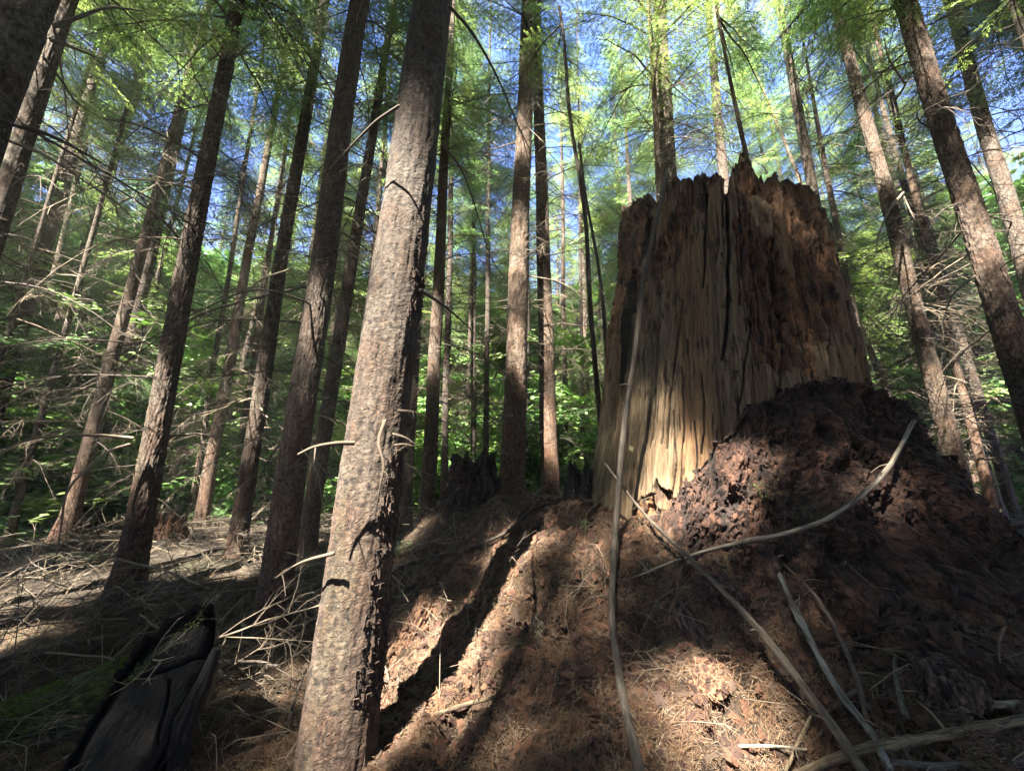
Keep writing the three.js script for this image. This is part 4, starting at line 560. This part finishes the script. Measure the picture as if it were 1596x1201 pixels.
function chunk(px, py, sc, rot, tone, label, s, lift = 0) { const p = hit(px, py); p.y += lift; const m = mesh('bark_chunk', chunkGeo(s), mat(CRUMB, 1, 1, .01, { vertexColors: true, color: rgb(...tone.map((e) => e * 1.3)) }), scene); m.position.copy(p); m.scale.set(...sc); m.rotation.set(...rot); tag(m, label, 'bark chunk'); }
chunk(1082, 985, [.075, .15, .05], [-.6, 0, .12], [.10, .055, .05], 'tall purple-brown slab of bark set in the mound left of the long grey stick', 3);
chunk(1102, 1072, [.085, .065, .06], [-.4, .3, .3], [.17, .08, .045], 'broken red-brown chunk of rotten wood under the purple bark slab', 8);
chunk(1130, 925, [.14, .07, .08], [-.3, .2, -.2], [.065, .035, .03], 'dark crumbled chunk above the purple bark slab', 15);
chunk(700, 985, [.05, .09, .04], [-.6, 0, -.4], [.2, .09, .06], 'pinkish bark chunk on the sunlit slope right of the closest trunk', 21);
chunk(1010, 890, [.05, .07, .05], [-.3, 0, .2], [.14, .11, .06], 'mossy grey wood lump right of the leaning pole', 27);
chunk(1470, 1075, [.12, .10, .10], [-.2, .4, -.3], [.08, .05, .035], 'dark knot of wood in the hollow at the lower right', 33);
chunk(845, 990, [.035, .085, .03], [-.6, 0, .5], [.2, .16, .11], 'flat grey-tan wood sliver on the mound left of the leaning pole', 41);

seed = 606;
// ------------------------------------------------------------------ litter: needles, chips, twigs and brush
{
  const place = (n, fn) => { const L = []; let guard = 0; while (L.length < n && guard++ < n * 6) { const e = fn(); if (e) L.push(e); } return L; };
  const up = new THREE.Quaternion(), e = new THREE.Euler(), tilt = (x, z) => { const d = .04, nx = H(x - d, z) - H(x + d, z), nz = H(x, z - d) - H(x, z + d), n = V(nx, 2 * d, nz).normalize(); return new THREE.Quaternion().setFromUnitVectors(Yup, n); };
  const where = (dmin, dmax, pw = 1) => { const d = dmin + (dmax - dmin) * Math.pow(rnd(), pw), a = rr(-1.0, 1.0); return [Math.sin(a) * d, -Math.cos(a) * d, d]; };
  const put = (x, z, lift, tl, s) => new THREE.Matrix4().compose(V(x, H(x, z) + lift, z), tilt(x, z).multiply(new THREE.Quaternion().setFromEuler(e.set(rr(-tl, tl), rnd() * 6.283, rr(-tl, tl), 'YXZ'))), V(s, s, s));
  const inStump = (x, z) => Math.hypot(x - SC.x, z - SC.z) < 1.12;
  const tuft = () => { const m = new MB(); for (let k = 0; k < 16; k++) { const a = rnd() * 6.283, d = V(Math.cos(a), rr(-.1, .35), Math.sin(a)).normalize(), p = V(rr(-.04, .04), rr(0, .008), rr(-.04, .04)), L = rr(.02, .06), s = V(0, 1, 0).cross(d).normalize(); const q = p.clone().addScaledVector(d, L * .5); m.blade(p, d, s, L * .6, .0022); m.blade(q, d.clone().add(V(0, -.3, 0)).normalize(), s, L * .5, .002); } return m.build(); };
  const tints = [rgb(1.2, 1.15, 1.1), rgb(.8, .7, .7), rgb(1.5, 1.7, 1.9), rgb(.55, .5, .5), rgb(1, .8, .7)], tc = (n) => [...Array(n)].map(() => tints[Math.floor(rnd() * tints.length)]);
  const g = thing('needle_litter', V(0, 0, 0), 'loose brown needles strewn over the mound and forest floor', 'litter'); g.userData.kind = 'stuff';
  for (const t of [tuft(), tuft()]) { const L = place(15000, () => { const [x, z] = where(1.1, 6, 1.4); return inStump(x, z) ? null : put(x, z, .002, .25, rr(.7, 1.5)); }); inst('needles', t, M.needleDry, L, g, tc(L.length)).userData.kind = 'stuff'; }
  const chip = (s) => { const q = new THREE.BoxGeometry(.05, .008, .02, 5, 1, 3), p = q.attributes.position; for (let i = 0; i < p.count; i++) { const x = p.getX(i), y = p.getY(i), z = p.getZ(i); p.setXYZ(i, x * (1 + .4 * N3(z * 90, s, 1)), y + .006 * N3(x * 40, z * 60, s), z * (1 + .5 * N3(x * 60, 2, s))); } q.computeVertexNormals(); return q; };
  const cg = thing('wood_chips', V(0, 0, 0), 'reddish flakes of rotten wood and bark scattered on the mound', 'chips'); cg.userData.kind = 'stuff'; const ctn = [rgb(1.2, 1.1, 1), rgb(.6, .55, .6), rgb(1.6, 1.5, 1.4), rgb(.4, .4, .4), rgb(1.1, 1.4, 1.6)];
  for (let k = 0; k < 3; k++) { const L = place(2400, () => { const [x, z] = where(1.1, 4.5, 1.1); return inStump(x, z) || Math.hypot(x - SC.x, z - SC.z) > 3.1 ? null : put(x, z, .006, .5, rr(.4, 1.8)); }); inst('chips', chip(k * 7), M.chip, L, cg, L.map(() => ctn[Math.floor(rnd() * 5)])).userData.kind = 'stuff'; }
  const tw = () => { const m = new MB(), a = V(0, 0, 0), L = rr(.25, .6), k = V(rr(-.15, .15), rr(.0, .12), 0), P = [0, .3, .6, 1].map((q) => V(q * L, 0, 0).addScaledVector(k, Math.sin(q * 3) + q * .2)); m.tube(P, [.0026, .0022, .0018, .001], 4); for (let j = 0; j < 3; j++) { const i = 1 + Math.floor(rnd() * 2); m.tube([P[i], P[i].clone().add(V(rr(.02, .1), rr(0, .05), rr(-.1, .1)))], [.0012, .0007], 3, false); } return m.build(); };
  const tg = thing('twig_litter', V(0, 0, 0), 'small fallen twigs lying all over the forest floor', 'twigs'); tg.userData.kind = 'stuff';
  for (let k = 0; k < 6; k++) { const L = place(k < 3 ? 330 : 420, () => { const [x, z, d] = where(1.2, 12, 1.2); if (inStump(x, z)) return null; const left = x < -.6; if (!left && rnd() < .55) return null; return put(x, z, .008, .16, rr(.5, 1.3) * ss(.6, 3.2, d)); }); inst('twigs', tw(), k % 3 ? M.twigPale : M.twig, L, tg).userData.kind = 'stuff'; }
  const bg = thing('fallen_brush', V(0, 0, 0), 'tangled grey dead branches lying under the trees on the left and behind', 'brush'); bg.userData.kind = 'stuff';
  DEADTHIN.concat(DEAD.slice(0, 3)).forEach((b, k) => { const L = place(150, () => { const [x, z, d] = where(2.6, 14, .8); if (Math.hypot(x - SC.x, z - SC.z) < 3.2 || (x > -.8 && d < 5.5)) return null; return new THREE.Matrix4().compose(V(x, H(x, z) + rr(.02, .2), z), new THREE.Quaternion().setFromEuler(new THREE.Euler(rr(-.25, .2), rnd() * 6.283, rr(-1.5, 1.5), 'YXZ')), V(1, 1, 1).multiplyScalar(rr(.5, 1.1))); }); inst('brush', b, k % 2 ? M.twig : M.twigPale, L, bg).userData.kind = 'stuff'; });
}
{ // small living plants and the single yellow leaf
  const fern = new MB(); for (let k = 0; k < 7; k++) { const a = k / 7 * 6.283 + rr(-.3, .3), L = rr(.16, .26); for (let j = 0; j < 16; j++) { const s = j / 16, p = V(Math.cos(a) * L * s, .16 * Math.sin(s * 2.3), Math.sin(a) * L * s); for (const e2 of [1, -1]) { const d = V(-Math.sin(a) * e2, -.1, Math.cos(a) * e2).addScaledVector(V(Math.cos(a), 0, Math.sin(a)), .4).normalize(); fern.blade(p, d, V(0, 1, 0).cross(d).normalize(), .06 * Math.sin(.3 + s * 2.7), .014); } } } const fg = fern.build();
  for (const [x, y, l] of [[100, 880, 'small green fern by sticks at the far left, left of a pair'], [135, 884, 'small green fern at the far left, nearer the flared trunk'], [620, 870, 'fern tuft behind the closest trunk at the mound edge']]) { const f = mesh('fern', fg, M.leaf, scene); f.position.copy(hit(x, y)); f.scale.setScalar(.9); f.rotation.y = x; tag(f, l, 'fern'); }
  const sd = new MB(); for (let k = 0; k < 60; k++) { const p = V(rr(-.03, .03), rr(.0, .09), rr(-.03, .03)), d = V(rr(-1, 1), rr(-.2, .6), rr(-1, 1)).normalize(); sd.blade(p, d, d.clone().cross(V(.3, 1, .2)).normalize(), .025, .006); } const sg = sd.build();
  [['seedling', stumpHit(1190, 775, 1.25).p, 'tiny green seedling on the dark bark at the stump foot, upper one'], ['seedling', hit(1188, 795), 'tiny green seedling under the dark bark at the stump foot, lower one'], ['seedling', hit(1028, 762), 'green sprig at the sunlit foot of the great stump'], ['seedling', hit(912, 828), 'green sprig on the mound left of the leaning pole']].forEach(([n, p, l]) => { const s = mesh(n, sg, M.leaf, scene); s.position.copy(p); tag(s, l, 'seedling'); });
  const lf = new MB(); lf.leaf(V(0, .02, 0), V(.2, -1, .1).normalize(), V(1, .2, .1).normalize(), .05, .04); const q = mesh('fallen_leaf', lf.build(), new THREE.MeshStandardMaterial({ color: rgb(.5, .47, .25), roughness: .8, side: THREE.DoubleSide }), scene); q.position.copy(stumpHit(983, 698, 1.07).p); tag(q, 'pale yellow leaf stuck on the stump just right of the leaning pole', 'leaf');
}

const renderer = new THREE.WebGLRenderer({ antialias: true });
renderer.shadowMap.enabled = true;
renderer.toneMapping = THREE.LinearToneMapping;
renderer.toneMappingExposure = EXPOSURE;
renderer.render(scene, camera);
